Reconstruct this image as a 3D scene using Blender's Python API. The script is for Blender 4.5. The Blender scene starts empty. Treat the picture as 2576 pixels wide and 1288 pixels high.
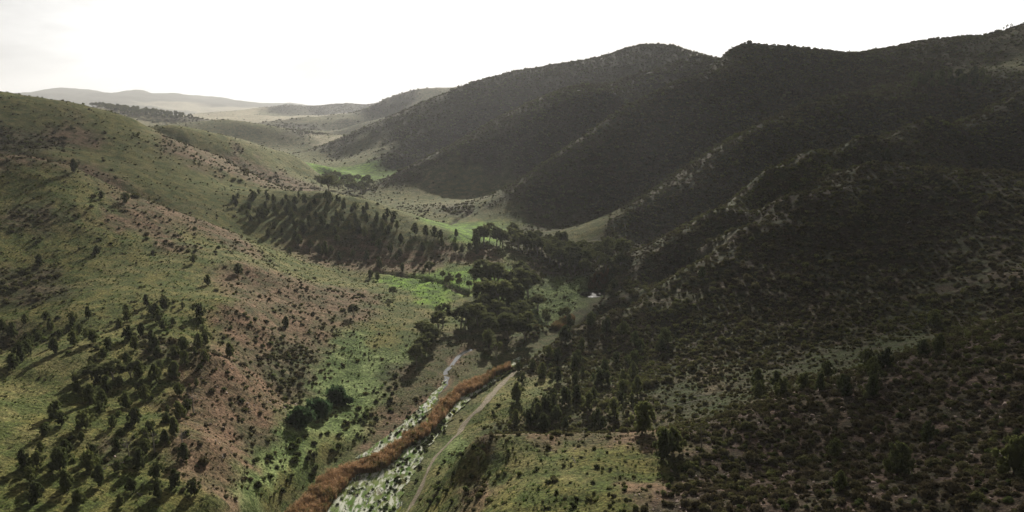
import bpy, bmesh, math, random
import numpy as np
from math import radians, sin, cos, tan, atan2, pi

# ------------------------------------------------------------------ camera, sky, sun, exposure
scene = bpy.context.scene
COL = scene.collection
PITCH = radians(11.65)
CZ = 85.0
cam_d = bpy.data.cameras.new('camera')
cam_d.sensor_width = 36.0
cam_d.lens = 18.0 / tan(radians(35.0))
cam_d.clip_start = 1.0
cam_d.clip_end = 60000.0
cam = bpy.data.objects.new('camera', cam_d)
cam.location = (0, 0, CZ)
cam.rotation_euler = (pi / 2 - PITCH, 0, 0)
COL.objects.link(cam)
scene.camera = cam

SUN_EL, SUN_AZ = radians(22), radians(5)      # azimuth measured from +Y towards +X
sun_dir = (cos(SUN_EL) * sin(SUN_AZ), cos(SUN_EL) * cos(SUN_AZ), sin(SUN_EL))
sd = bpy.data.lights.new('sun', 'SUN')
sd.energy = 5.0
sd.angle = radians(0.6)
sd.color = (1.0, 0.95, 0.86)
sun = bpy.data.objects.new('sun', sd)
import mathutils
sun.rotation_euler = mathutils.Vector(sun_dir).to_track_quat('Z', 'Y').to_euler()
sun.location = (300, 400, 400)
COL.objects.link(sun)

world = bpy.data.worlds.new('World')
scene.world = world
world.use_nodes = True
def build_world():
    nt = world.node_tree
    N, L = nt.nodes, nt.links
    N.clear()
    out = N.new('ShaderNodeOutputWorld')
    bg = N.new('ShaderNodeBackground')
    sky = N.new('ShaderNodeTexSky')
    sky.sky_type = 'NISHITA'
    sky.sun_disc = False
    sky.sun_elevation = SUN_EL
    sky.sun_rotation = SUN_AZ
    sky.dust_density = 3.0
    tc = N.new('ShaderNodeTexCoord')
    # thin bright cloud sheet: soft bands, brightest around the veiled sun
    mp = N.new('ShaderNodeMapping'); mp.inputs['Scale'].default_value = (1.0, 1.0, 3.2)
    n1 = N.new('ShaderNodeTexNoise'); n1.inputs['Scale'].default_value = 2.3; n1.inputs['Detail'].default_value = 7; n1.inputs['Roughness'].default_value = 0.55
    n1.inputs['Distortion'].default_value = 0.3
    L.new(tc.outputs['Generated'], mp.inputs['Vector']); L.new(mp.outputs['Vector'], n1.inputs['Vector'])
    dot = N.new('ShaderNodeVectorMath'); dot.operation = 'DOT_PRODUCT'
    nrm = N.new('ShaderNodeVectorMath'); nrm.operation = 'NORMALIZE'
    L.new(tc.outputs['Generated'], nrm.inputs[0]); L.new(nrm.outputs[0], dot.inputs[0]); dot.inputs[1].default_value = (cos(SUN_EL) * sin(radians(20)), cos(SUN_EL) * cos(radians(20)), sin(SUN_EL))
    glow = N.new('ShaderNodeMapRange'); glow.interpolation_type = 'SMOOTHSTEP'
    for k, v in zip(('From Min', 'From Max', 'To Min', 'To Max'), (0.12, 0.88, CLOUD_LO, CLOUD_HI)): glow.inputs[k].default_value = v
    L.new(dot.outputs['Value'], glow.inputs['Value'])
    th = N.new('ShaderNodeMapRange')
    for k, v in zip(('From Min', 'From Max', 'To Min', 'To Max'), (0.38, 0.60, 0.68, 1.20)): th.inputs[k].default_value = v
    L.new(n1.outputs['Fac'], th.inputs['Value'])
    m = N.new('ShaderNodeMath'); m.operation = 'MULTIPLY'
    L.new(glow.outputs[0], m.inputs[0]); L.new(th.outputs[0], m.inputs[1])
    sx = N.new('ShaderNodeSeparateXYZ'); L.new(nrm.outputs[0], sx.inputs[0])
    ov = N.new('ShaderNodeMapRange'); ov.interpolation_type = 'SMOOTHSTEP'      # the cloud is thicker and darker overhead
    for k, v in zip(('From Min', 'From Max', 'To Min', 'To Max'), (0.18, 0.55, 1.0, 0.18)): ov.inputs[k].default_value = v
    L.new(sx.outputs['Z'], ov.inputs['Value'])
    m1 = m; m = N.new('ShaderNodeMath'); m.operation = 'MULTIPLY'; L.new(m1.outputs[0], m.inputs[0]); L.new(ov.outputs[0], m.inputs[1])
    cc = N.new('ShaderNodeVectorMath'); cc.operation = 'SCALE'; cc.inputs[0].default_value = (0.99, 0.987, 0.975)
    L.new(m.outputs[0], cc.inputs['Scale'])
    cov = N.new('ShaderNodeMapRange')
    for k, v in zip(('From Min', 'From Max', 'To Min', 'To Max'), (0.30, 0.42, 0.85, 0.98)): cov.inputs[k].default_value = v
    L.new(n1.outputs['Fac'], cov.inputs['Value'])
    mx = N.new('ShaderNodeMix'); mx.data_type = 'RGBA'
    L.new(cov.outputs[0], mx.inputs[0]); L.new(sky.outputs[0], mx.inputs[6]); L.new(cc.outputs[0], mx.inputs[7])
    L.new(mx.outputs[2], bg.inputs['Color'])
    bg.inputs['Strength'].default_value = 0.08
    L.new(bg.outputs[0], out.inputs['Surface'])
CLOUD_LO, CLOUD_HI = 0.7, 12.2
HAZE = 0.000076
build_world()
scene.view_settings.view_transform = 'Standard'
scene.view_settings.look = 'None'
scene.view_settings.exposure = 0.56
scene.view_settings.gamma = 1.0
scene.cycles.max_bounces = 5
scene.cycles.volume_bounces = 0

# ------------------------------------------------------------------ helpers
FPX = 1288.0 / tan(radians(35.0))
cp_, sp_ = cos(PITCH), sin(PITCH)
def ray(u, v):
    xr, yr = (u - 1288.0) / FPX, (644.0 - v) / FPX
    return xr, cp_ + yr * sp_, -sp_ + yr * cp_
def at(u, v, Y):
    dx, dy, dz = ray(u, v); t = Y / dy
    return (dx * t, Y, CZ + dz * t)
def atz(u, v, z):
    dx, dy, dz = ray(u, v); t = (z - CZ) / dz
    return (dx * t, dy * t, z)

rng = np.random.default_rng(7)
random.seed(11)

# ------------------------------------------------------------------ terrain heights: crests, valleys, gullies as surveyed points
CP = []
def seen(*pts):
    for p in pts: CP.append(at(*p))
def floor(z, *pts):
    for p in pts: CP.append(atz(p[0], p[1], z))
def hid(*pts):
    for p in pts: CP.append(p)

# creek floor
floor(0, (790, 1420), (800, 1288), (980, 1288), (900, 1190), (1010, 1130), (1100, 1040), (1200, 960), (1300, 900), (1420, 825))
floor(1, (1040, 1275), (1165, 1080), (1270, 960), (1490, 745), (1000, 1000), (1110, 930), (1240, 830))
floor(2, (1060, 760), (1200, 700), (1330, 690), (1440, 650), (1160, 575), (1240, 560), (1110, 725))
floor(1, (960, 692), (1430, 720), (1040, 710))
floor(2, (870, 430), (920, 440), (820, 452), (960, 470), (1060, 545))
floor(4, (720, 382), (800, 352), (690, 392))
# far plain
floor(3, (500, 297), (640, 302), (380, 296), (560, 290), (820, 300))
# right foreground terrace and rocky slope
seen((1200, 1097, 133), (1450, 1092, 131), (1620, 1086, 131), (1250, 1288, 103), (1500, 1288, 97), (1420, 1180, 114), (1620, 1180, 112),
     (1180, 1200, 124), (1110, 1288, 118), (1700, 1088, 132), (1850, 1050, 135), (2100, 975, 141), (2300, 905, 147), (2576, 795, 157),
     (2800, 700, 165), (1900, 1200, 108), (2200, 1150, 108), (2576, 1050, 108), (1800, 1288, 92), (2200, 1288, 82), (2576, 1288, 74), (2900, 1288, 68))
# gully behind the terrace
floor(5, (1290, 1010), (1230, 1080))
hid((30, 160, 8), (5, 165, 5))
floor(9, (1500, 1040)); floor(12, (1800, 1000)); floor(17, (2100, 925)); floor(23, (2400, 842)); floor(28, (2576, 780)); floor(34, (2850, 690))
# nearest right spur (front face and crest)
seen((1390, 852, 250), (1534, 788, 262), (1640, 730, 272), (1749, 662, 283), (1860, 575, 298), (2000, 490, 315), (2200, 410, 335),
     (1500, 900, 225), (1700, 850, 232), (1900, 800, 232), (1700, 940, 200), (2100, 750, 235), (2100, 850, 207), (2350, 700, 238), (2000, 620, 275), (2300, 550, 280),
     (2576, 600, 250), (2576, 700, 215), (2500, 430, 320), (1800, 700, 265), (2850, 500, 270))
# second crest
seen((1508, 767, 300), (1595, 702, 312), (1646, 655, 318), (1728, 585, 330), (1816, 525, 342), (1932, 430, 365), (2039, 379, 382), (2164, 347, 398),
     (2350, 301, 420), (2576, 231, 450), (2800, 170, 470))
hid((50, 292, 8), (82, 308, 24), (120, 330, 42))
for (a_, b_) in (((1534, 788, 262), (1508, 767, 300)), ((1749, 662, 283), (1728, 585, 330)), ((1860, 575, 298), (1816, 525, 342)), ((2000, 490, 315), (1932, 430, 365)), ((2200, 410, 335), (2164, 347, 398)), ((2500, 430, 320), (2576, 231, 450))):
    p_, q_ = at(*a_), at(*b_); hid(((p_[0] + q_[0]) / 2, (p_[1] + q_[1]) / 2, min(p_[2], q_[2]) - 15))
# gully between second and third crest
hid((55, 385, 4), (92, 395, 8), (125, 412, 22), (170, 440, 36), (240, 480, 52), (320, 510, 70))
# third crest
seen((1477, 606, 435), (1570, 547, 445), (1640, 494, 455), (1728, 441, 470), (1794, 393, 482), (1860, 349, 495), (1932, 309, 515), (2025, 268, 540), (2141, 236, 570),
     (2300, 215, 600), (2450, 180, 620), (2576, 150, 640))
seen((1560, 640, 385), (1800, 470, 440), (2000, 350, 485))
hid((45, 510, 4), (75, 540, 14), (120, 560, 34), (170, 590, 54), (230, 620, 74), (290, 650, 94))
# fourth crest
seen((1200, 528, 565), (1288, 482, 575), (1420, 380, 600), (1495, 327, 620), (1561, 278, 640), (1640, 234, 665), (1702, 204, 690), (1772, 185, 720), (1850, 117, 800),
     (1960, 119, 800), (2050, 128, 800), (2130, 139, 800), (2200, 127, 790), (2330, 100, 770), (2420, 92, 760), (2490, 92, 750), (2576, 62, 740), (2800, 0, 740))
seen((1350, 520, 540), (1500, 450, 560), (1600, 380, 580), (1750, 300, 620), (1900, 220, 680), (2200, 170, 700), (1380, 565, 510))
hid((-20, 680, 5), (30, 700, 18), (80, 735, 40), (140, 790, 66), (200, 850, 98))
# fifth crest
seen((930, 472, 735), (1000, 432, 750), (1100, 385, 775), (1250, 300, 825), (1345, 252, 860), (1433, 221, 900), (1600, 187, 970), (1755, 141, 1040), (1690, 168, 1000))
seen((1050, 480, 690), (1152, 443, 720), (1180, 510, 610), (1300, 400, 720), (1400, 330, 740), (1550, 240, 800), (1100, 520, 600))
hid((-130, 940, 5), (-60, 980, 18), (0, 1010, 42), (100, 1080, 80), (200, 1150, 125), (300, 1180, 140))
# sixth hill, skyline spur with the round summit
seen((760, 387, 1310), (860, 345, 1270), (960, 300, 1260), (1060, 257, 1270), (1140, 225, 1290), (1180, 207, 1300), (1280, 181, 1330), (1400, 158, 1350), (1520, 140, 1370),
     (1580, 121, 1380), (1630, 113, 1390), (1700, 121, 1400), (1760, 145, 1400), (2000, 160, 1450))
seen((940, 430, 920), (1000, 400, 960), (860, 400, 1110), (1050, 340, 1080), (1200, 270, 1150), (1400, 210, 1200), (960, 350, 1130))
# ground falling away behind the right skyline
hid((500, 1000, 110), (350, 1100, 100), (700, 900, 130), (300, 1800, 90), (0, 1800, 40), (-250, 1700, 10), (700, 1800, 60), (500, 2500, 60), (1500, 2500, 80), (1500, 1200, 120), (900, 500, 160))
# far right hills behind
seen((1132, 222, 2300), (1080, 221, 2300), (1035, 225, 2300), (976, 247, 2300), (941, 261, 2300), (855, 275, 2250), (761, 286, 2200), (695, 300, 2150),
     (660, 311, 2100), (839, 343, 1800), (760, 325, 1850), (1000, 285, 1900), (900, 310, 1850), (1300, 215, 2400))
hid((-400, 2900, 30), (-700, 2900, 10), (-200, 2900, 60))
seen((660, 273, 3800), (722, 267, 3900), (859, 258, 4000), (898, 262, 4000), (941, 263, 4000), (1100, 255, 4200), (640, 290, 3300), (760, 285, 3300))
hid((-1200, 5200, 0), (-3000, 5000, 5), (-600, 5000, 10))
seen((-100, 262, 8500), (30, 256, 8500), (90, 240, 8500), (160, 222, 8500), (250, 232, 8500), (290, 238, 8500), (350, 228, 8500), (400, 237, 8500), (440, 234, 8500), (520, 247, 8500), (580, 251, 8500), (640, 259, 8600), (690, 265, 8700),
     (720, 259, 8800), (760, 266, 8900), (850, 268, 9000), (1100, 266, 9000), (1600, 250, 9000), (2400, 250, 9000))
hid((-9000, 14000, 20), (0, 14000, 20), (9000, 14000, 20), (-5200, 10500, 40), (-3500, 10500, 40))
# left, far
seen((469, 311, 1480), (508, 306, 1500), (559, 300, 1510), (620, 305, 1500), (680, 319, 1480), (740, 339, 1450), (790, 354, 1420), (600, 350, 1400), (680, 370, 1370), (720, 372, 1370))
hid((-560, 1700, 10), (-420, 1720, 8), (-700, 1650, 10))
seen((100, 250, 1900), (144, 258, 1900), (254, 262, 1900), (351, 273, 1850), (449, 291, 1800), (488, 304, 1780), (-200, 250, 1900), (-600, 240, 1900))
hid((-1400, 2600, 10), (-800, 2500, 5), (-1000, 3600, 5), (-450, 2000, 5))
hid((-700, 1200, 20), (-430, 1150, 12), (-320, 1100, 8))
# left, hill behind the second one
seen((430, 318, 700), (508, 329, 720), (586, 349, 740), (644, 365, 760), (700, 385, 785), (760, 400, 815), (830, 424, 860), (620, 450, 640), (700, 455, 680), (560, 400, 630), (760, 440, 760))
# second left hill
seen((578, 454, 520), (547, 427, 527), (488, 392, 540), (430, 353, 555), (371, 325, 565), (340, 302, 570), (273, 280, 575), (187, 263, 575), (117, 252, 570), (0, 231, 560), (-150, 205, 550), (-400, 190, 540))
seen((100, 350, 470), (300, 400, 470), (450, 450, 470), (0, 370, 440), (560, 500, 455), (200, 300, 520), (-200, 330, 450), (100, 385, 425), (300, 455, 415), (480, 530, 405))
hid((-420, 640, 60), (-310, 650, 45), (-260, 640, 30), (-600, 900, 40))
hid((-265, 382, 44), (-200, 385, 29), (-140, 385, 12), (-350, 380, 52))
# woodland spur
seen((600, 476, 505), (700, 480, 500), (800, 482, 490), (900, 497, 475), (1000, 540, 450), (1100, 580, 425), (1200, 626, 400), (1330, 662, 375), (1400, 690, 360),
     (620, 590, 410), (700, 622, 398), (850, 662, 384), (800, 560, 430), (950, 600, 415), (1050, 650, 390), (700, 540, 450))
hid((-150, 590, 8), (-90, 560, 4), (-60, 520, 2))
# near left hill
seen((0, 388, 345), (100, 396, 350), (200, 426, 352), (300, 474, 354), (420, 521, 356), (560, 572, 356), (700, 641, 354), (800, 681, 352), (900, 706, 350),
     (-200, 370, 340), (-500, 350, 330),
     (0, 500, 300), (200, 520, 305), (400, 590, 312), (600, 640, 310), (760, 700, 325), (940, 760, 300), (880, 720, 325),
     (0, 650, 255), (200, 640, 270), (400, 650, 282), (620, 665, 290), (580, 760, 232), (550, 900, 183), (510, 1100, 143), (470, 1288, 118), (555, 1258, 124),
     (760, 850, 238), (700, 1000, 190), (850, 950, 215), (640, 1150, 152), (930, 860, 245), (600, 1288, 127), (760, 760, 275),
     (200, 760, 222), (350, 900, 178), (250, 1000, 155), (250, 1150, 130), (250, 1288, 112), (0, 1288, 108), (100, 1050, 140), (-200, 1288, 100), (-200, 1000, 140),
     (0, 968, 155), (120, 915, 166), (240, 862, 180), (0, 880, 192), (0, 792, 214), (120, 800, 208), (-200, 800, 200), (-400, 650, 230), (-500, 1288, 90))
hid((-20, 40, 12), (-80, 40, 18), (-50, 45, 3), (60, 40, 42), (20, 40, 33), (45, 75, 31), (2, 88, 25), (8, 60, 27), (25, 85, 28.5), (30, 60, 34), (-20, 85, 6), (150, 40, 66), (-150, 40, 30), (-62, 98, 16), (-66, 80, 17), (-42, 100, 1), (-48, 82, 1), (110, 60, 52))

CPa = np.array(CP, dtype=float)
def dom(x, y):
    r = np.sqrt(x * x + y * y)
    return np.arctan2(x, y), np.log(r)
RC = 0.013
_t, _r = dom(CPa[:, 0], CPa[:, 1])
def rbf_setup(vals, lam):
    n = len(vals)
    K = np.sqrt((_t[:, None] - _t[None]) ** 2 + (_r[:, None] - _r[None]) ** 2 + RC * RC)
    A = np.zeros((n + 3, n + 3)); A[:n, :n] = K - lam * np.eye(n)
    A[:n, n] = 1; A[:n, n + 1] = _t; A[:n, n + 2] = _r; A[n:, :n] = A[:n, n:].T
    return np.linalg.solve(A, np.concatenate([vals, [0, 0, 0]]))
_w = rbf_setup(CPa[:, 2], 0.0001)
def base_height(t, r):
    sh = t.shape; t = t.ravel(); r = r.ravel(); out = np.zeros(t.shape)
    n = len(CPa)
    for i in range(0, len(t), 40000):
        tt, rr = t[i:i + 40000], r[i:i + 40000]
        K = np.sqrt((tt[:, None] - _t[None]) ** 2 + (rr[:, None] - _r[None]) ** 2 + RC * RC)
        out[i:i + 40000] = K @ _w[:n] + _w[n] + _w[n + 1] * tt + _w[n + 2] * rr
    return out.reshape(sh)

def hash2(ix, iy, seed):
    h = (ix.astype(np.int64) * 374761393 + iy.astype(np.int64) * 668265263 + seed * 1442695041) & 0xffffffff
    h = ((h ^ (h >> 13)) * 1274126177) & 0xffffffff
    h = h ^ (h >> 16)
    return (h & 0xffffff) / float(0xffffff)
def vnoise(x, y, seed=0):
    ix, iy = np.floor(x), np.floor(y); fx, fy = x - ix, y - iy
    fx = fx * fx * fx * (fx * (fx * 6 - 15) + 10); fy = fy * fy * fy * (fy * (fy * 6 - 15) + 10)
    a, b, c, d = hash2(ix, iy, seed), hash2(ix + 1, iy, seed), hash2(ix, iy + 1, seed), hash2(ix + 1, iy + 1, seed)
    return (a + (b - a) * fx + (c - a) * fy + (a - b - c + d) * fx * fy) * 2 - 1
def fbm(x, y, wl, octs, seed=0, gain=0.5):
    s, a = 0, 1.0
    for o in range(octs):
        s = s + a * vnoise(x / wl + 17.3 * o, y / wl - 9.1 * o, seed + o); wl *= 0.5; a *= gain
    return s

# grid
NT, NR = 1000, 900
TH = np.linspace(radians(-64), radians(64), NT)
RH = np.linspace(math.log(34.0), math.log(16000.0), NR)
TG, RG = np.meshgrid(TH, RH)                       # [ir, it]
XG = np.exp(RG) * np.sin(TG); YG = np.exp(RG) * np.cos(TG)
ZB = base_height(TG, RG)
# how far above the valley floor: flats stay smooth
rel = np.clip((ZB - 3.0) / 12.0, 0, 1)
dist = np.exp(RG)
slope_n = fbm(XG, YG, 70, 3, 3)
rill = 1 - np.abs(fbm(XG + 8 * slope_n, YG, 34, 3, 21))
ZG = ZB + rel * (slope_n * 0.8 + (rill - 0.6) * 0.6) * np.clip(dist / 420, 0.25, 0.8) + fbm(XG, YG, 9, 3, 40) * (0.10 + 0.30 * rel) \
     + np.clip((dist - 900) / 1500, 0, 1) * rel * fbm(XG, YG, 320, 5, 77) * np.clip(dist / 170, 0, 15) * np.clip((ZB-5) / 50, 0, 1)
ZG += np.clip((dist-5000)/1500,0,1)*np.clip(fbm(XG,YG,900,4,91),-.5,1.5)*10

# ---- the creek bed, its wet flats and two eroded channels are cut into the surface
def pl_dist(x, y, pts):
    """distance to a polyline and the interpolated third value of its points"""
    best = np.full(x.shape, 1e9); val = np.zeros(x.shape)
    for (ax, ay, av), (bx, by, bv) in zip(pts[:-1], pts[1:]):
        dx, dy = bx - ax, by - ay; L2 = dx * dx + dy * dy + 1e-9
        k = np.clip(((x - ax) * dx + (y - ay) * dy) / L2, 0, 1)
        d = np.hypot(x - ax - k * dx, y - ay - k * dy); m = d < best
        best = np.where(m, d, best); val = np.where(m, av + (bv - av) * k, val)
    return best, val
def w0(u, v, val): p = atz(u, v, 0.0); return (p[0], p[1], val)
WET = [w0(800, 1420, 12), w0(860, 1288, 11), w0(940, 1180, 10.5), w0(1030, 1110, 8), w0(1107, 1040, 6), w0(1178, 975, 5.5), w0(1240, 922, 4.5), w0(1330, 885, 3), w0(1395, 848, 3), w0(1430, 812, 3),
       w0(1470, 775, 3), w0(1490, 742, 5), w0(1515, 728, 4)]
SIDE = [w0(925, 1130, 1.2), w0(975, 1085, 1.6), w0(1045, 1035, 0.7), w0(1085, 1000, 0.5), w0(1118, 972, 0.5), w0(1125, 952, 0.6), w0(1120, 935, 0.4), w0(1136, 920, 0.5), w0(1146, 905, 0.6), w0(1160, 890, 0.5), w0(1186, 878, 0.9)]
DITCH1 = [w0(940, 688, 1), w0(1000, 694, 1), w0(1060, 706, 1), w0(1110, 718, 1), w0(1170, 740, 1)]
DITCH2 = [w0(1105, 592, 1), w0(1128, 570, 1), w0(1150, 556, 1), w0(1185, 545, 1)]
wd, ww = pl_dist(XG, YG, WET)
wmask = 1 - np.clip((wd - ww) / 5.0, 0, 1); wmask = wmask * wmask * (3 - 2 * wmask)
bed = -0.10 + fbm(XG, YG, 7, 4, 60) * 0.16
ZG = ZG * (1 - wmask) + bed * wmask
sdv, sw = pl_dist(XG, YG, SIDE)
smask = 1 - np.clip((sdv - sw) / 3.0, 0, 1); smask = smask * smask * (3 - 2 * smask)
ZG = ZG * (1 - smask) + (-0.10 + fbm(XG, YG, 3, 3, 66) * 0.13) * smask
dmask = np.zeros(XG.shape)
for D_ in (DITCH1, DITCH2):
    dd, _ = pl_dist(XG + vnoise(XG / 9, YG / 9, 5) * 1.5, YG + vnoise(XG / 9, YG / 9, 6) * 3, D_); k = np.clip(1 - (dd - 1.2) / 1.6, 0, 1); dmask = np.maximum(dmask, k)
ZG = ZG - dmask * 1.8

def hgt(x, y):
    t = np.arctan2(x, y); r = np.log(np.hypot(x, y))
    fi = np.clip((t - TH[0]) / (TH[1] - TH[0]), 0, NT - 1.001); fj = np.clip((r - RH[0]) / (RH[1] - RH[0]), 0, NR - 1.001)
    i = np.floor(fi).astype(int); j = np.floor(fj).astype(int); a = fi - i; b = fj - j
    return (ZG[j, i] * (1 - a) * (1 - b) + ZG[j, i + 1] * a * (1 - b) + ZG[j + 1, i] * (1 - a) * b + ZG[j + 1, i + 1] * a * b)
_S = np.exp(np.linspace(math.log(45.0), math.log(12000.0), 1800))
def hit(u, v):
    """first terrain point seen along the line of sight through photograph point (u, v)"""
    dx, dy, dz = ray(u, v); h = math.hypot(dx, dy)
    x, y, z = dx / h * _S, dy / h * _S, CZ + dz / h * _S
    g = hgt(x, y); k = np.nonzero(z < g)[0]
    if len(k) == 0: return None
    k = k[0]
    if k == 0: return (x[0], y[0], g[0])
    a = (z[k - 1] - g[k - 1]) / ((z[k - 1] - g[k - 1]) + (g[k] - z[k])); s = _S[k - 1] + a * (_S[k] - _S[k - 1])
    px, py = dx / h * s, dy / h * s
    return (px, py, float(hgt(np.array([px]), np.array([py]))[0]))
#PART2
# ------------------------------------------------------------------ ground cover kinds: real colours and how densely shrubs grow
KINDS = {  # albedo, green fraction, shrub density, stones
 'G': ((0.126, 0.128, 0.042), 0.80, 0.16, 0.0),
 'K': ((0.150, 0.150, 0.060), 0.75, 0.06, 0.0),
 'L': ((0.155, 0.280, 0.040), 1.00, 0.0, 0.0),
 'B': ((0.150, 0.110, 0.070), 0.25, 0.45, 0.15),
 'R': ((0.150, 0.103, 0.066), 0.15, 0.55, 0.5),
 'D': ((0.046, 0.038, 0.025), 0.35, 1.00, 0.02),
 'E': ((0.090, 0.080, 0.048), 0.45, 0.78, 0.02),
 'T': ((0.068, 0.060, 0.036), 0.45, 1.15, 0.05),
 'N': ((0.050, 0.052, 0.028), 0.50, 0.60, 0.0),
 'P': ((0.085, 0.066, 0.052), 0.15, 1.05, 0.8),
 'S': ((0.42, 0.38, 0.27), 0.10, 0.03, 0.0),
 'M': ((0.095, 0.088, 0.046), 0.50, 0.02, 0.0),
 'W': ((0.165, 0.225, 0.088), 0.90, 0.30, 0.0),
 'F': ((0.180, 0.175, 0.090), 0.60, 0.12, 0.0),
}
KP = '''
G 0 260;G 100 300;B 150 330;G 300 320;E 60 350;G 350 380;G 420 400;B 480 400;G 500 440;G 350 450;B 450 370;G 250 400;B 200 350;G 560 470
B 520 400;K 480 345;G 560 370;B 600 400;K 650 390;B 640 430;K 700 400;B 700 450;K 760 420;K 800 460;L 840 425;L 900 430;G 770 440
B 60 400;G 100 440;G 30 480;B 250 450;B 350 530;G 200 500;B 330 560;B 420 580;B 500 560;G 480 600;B 430 620;B 600 610;G 350 640;K 560 650;G 480 650;K 430 650;G 300 600;G 200 600;E 100 550
G 100 600;G 50 620;E 30 700;E 60 740;G 200 680;K 300 690;G 400 700;G 250 760;E 100 700;G 700 640;K 760 680;K 850 700;K 900 715;G 820 690
B 620 690;B 700 720;B 800 760;B 700 800;R 600 800;R 650 850;B 780 840;E 720 880;R 560 900;R 650 960;E 700 950;R 560 1000;R 620 1050;R 560 1100;E 640 1100;R 550 1180;R 600 1150;B 880 740;B 900 800;W 900 860
G 500 760;G 450 820;E 400 880;G 350 930;G 300 880;K 200 900;K 100 950;K 50 1000;K 30 1050;K 130 960;K 60 1100;G 100 1050;G 200 1050;G 300 1080;G 400 1100;B 460 1120;G 200 1150;G 350 1200;E 250 1130;G 100 1200;G 450 1250;B 500 1200;K 20 900;E 0 850;G 40 790;G 100 850;G 60 1270
B 580 1250;W 650 1200;W 700 1160;W 760 1120;W 820 1060;W 880 1020;W 900 960;W 930 920;W 860 980;G 800 1130;W 640 1260;G 720 1230;G 700 1270;W 980 900;G 960 860;E 1000 930;E 1060 1000
K 1000 740;K 1060 770;L 1010 710;L 1100 760;K 1150 770;L 1060 730;K 1020 800;G 960 820;L 1150 690;L 1220 690;L 1250 685;L 1190 700;G 1300 680;B 1100 640;B 1200 650;B 1000 640;B 1040 670;E 1350 680;W 1390 730;W 1370 760
M 1090 940;M 1120 920;M 1080 970;M 1150 880;M 1040 990;M 1190 900;B 1000 1040;B 1020 1030;M 1160 950
G 600 520;G 700 560;G 800 520;G 750 500;G 850 580;B 900 620;G 650 590;G 900 540;G 950 560;B 950 640;B 820 630;G 1000 580;G 1050 610;G 1080 600;G 640 500
L 1150 575;L 1190 565;L 1180 590;K 1200 555;K 1230 540;E 1300 600;E 1400 640;E 1450 680;K 1480 570;G 1500 575
G 560 305;K 620 315;G 520 310;K 560 320;G 680 330;E 740 345;K 680 350;F 740 350;F 650 370;G 500 315;F 700 372;K 780 370;F 800 352;S 790 345;S 830 350
E 350 275;E 250 265;E 450 293;F 480 310;F 400 290;S 500 297;S 560 290;S 640 295;S 620 285;F 700 290;S 400 288
F 800 300;E 740 320;E 790 335;F 860 300;E 900 280;F 950 250;E 1020 240;F 1080 235;F 900 320;F 840 340;E 820 268;E 700 272
E 160 240;E 400 250;E 600 260;S 450 270;S 560 275;S 650 278
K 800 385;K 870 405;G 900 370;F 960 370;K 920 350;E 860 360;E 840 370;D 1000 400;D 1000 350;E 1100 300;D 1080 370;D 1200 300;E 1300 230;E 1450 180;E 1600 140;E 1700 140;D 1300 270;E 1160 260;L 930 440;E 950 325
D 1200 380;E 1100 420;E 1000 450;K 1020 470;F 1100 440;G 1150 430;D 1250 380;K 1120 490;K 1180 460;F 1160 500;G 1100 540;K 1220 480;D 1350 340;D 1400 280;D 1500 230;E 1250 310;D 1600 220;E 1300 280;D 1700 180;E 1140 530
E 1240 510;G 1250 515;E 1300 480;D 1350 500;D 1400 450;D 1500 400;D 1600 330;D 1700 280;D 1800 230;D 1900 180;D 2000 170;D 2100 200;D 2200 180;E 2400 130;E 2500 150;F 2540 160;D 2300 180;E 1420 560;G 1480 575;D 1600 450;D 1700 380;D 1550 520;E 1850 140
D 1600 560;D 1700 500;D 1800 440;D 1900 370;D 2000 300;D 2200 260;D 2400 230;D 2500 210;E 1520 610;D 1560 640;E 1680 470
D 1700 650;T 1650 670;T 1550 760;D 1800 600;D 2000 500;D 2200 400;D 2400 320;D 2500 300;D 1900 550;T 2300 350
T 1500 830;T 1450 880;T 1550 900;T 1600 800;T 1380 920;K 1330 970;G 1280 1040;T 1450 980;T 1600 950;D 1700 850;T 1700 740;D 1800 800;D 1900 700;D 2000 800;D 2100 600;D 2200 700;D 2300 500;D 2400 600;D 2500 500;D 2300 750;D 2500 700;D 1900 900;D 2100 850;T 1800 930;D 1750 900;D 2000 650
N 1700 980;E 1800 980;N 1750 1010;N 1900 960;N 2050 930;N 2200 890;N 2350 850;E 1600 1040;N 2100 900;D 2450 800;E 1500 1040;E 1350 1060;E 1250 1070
P 1800 1080;P 1900 1060;P 2100 1010;P 2300 950;P 2500 860;P 2000 1100;P 2200 1100;P 2400 1000;P 2500 1100;P 2000 1200;P 2300 1200;P 2500 1250;P 1800 1200;P 1700 1250;P 2100 1270;P 2560 950;P 1900 1150
B 1220 1105;B 1350 1102;B 1500 1098;K 1300 1130;K 1400 1150;G 1500 1150;K 1250 1180;G 1400 1220;G 1500 1230;K 1350 1200;G 1600 1180;B 1650 1120;B 1600 1110;G 1300 1260;G 1500 1280;B 1620 1230;B 1200 1230;K 1450 1200;G 1550 1140
G 1150 1170;G 1120 1240;K 1100 1200;K 1170 1150;K 1180 1100;G 1230 1060;G 1200 1040;W 1150 1120;K 1060 1280;G 1090 1270;K 1250 990
'''
KP = KP.strip() + '\nG 1230 512;E 1290 478;E 1350 435;E 1420 388;E 1500 332;T 1561 286;E 1050 420;E 1100 392;E 1200 335;E 1270 298;E 1345 258;T 1433 227;T 1570 552;T 1640 500;T 1728 448;T 1860 357;T 1646 662;T 1728 592;T 1816 532;T 1932 437;T 2039 386;T 2164 354'
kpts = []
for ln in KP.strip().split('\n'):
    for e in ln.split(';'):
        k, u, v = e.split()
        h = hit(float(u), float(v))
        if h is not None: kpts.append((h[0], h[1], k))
kx = np.array([p[0] for p in kpts]); ky = np.array([p[1] for p in kpts]); kt, kr = dom(kx, ky)
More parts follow.
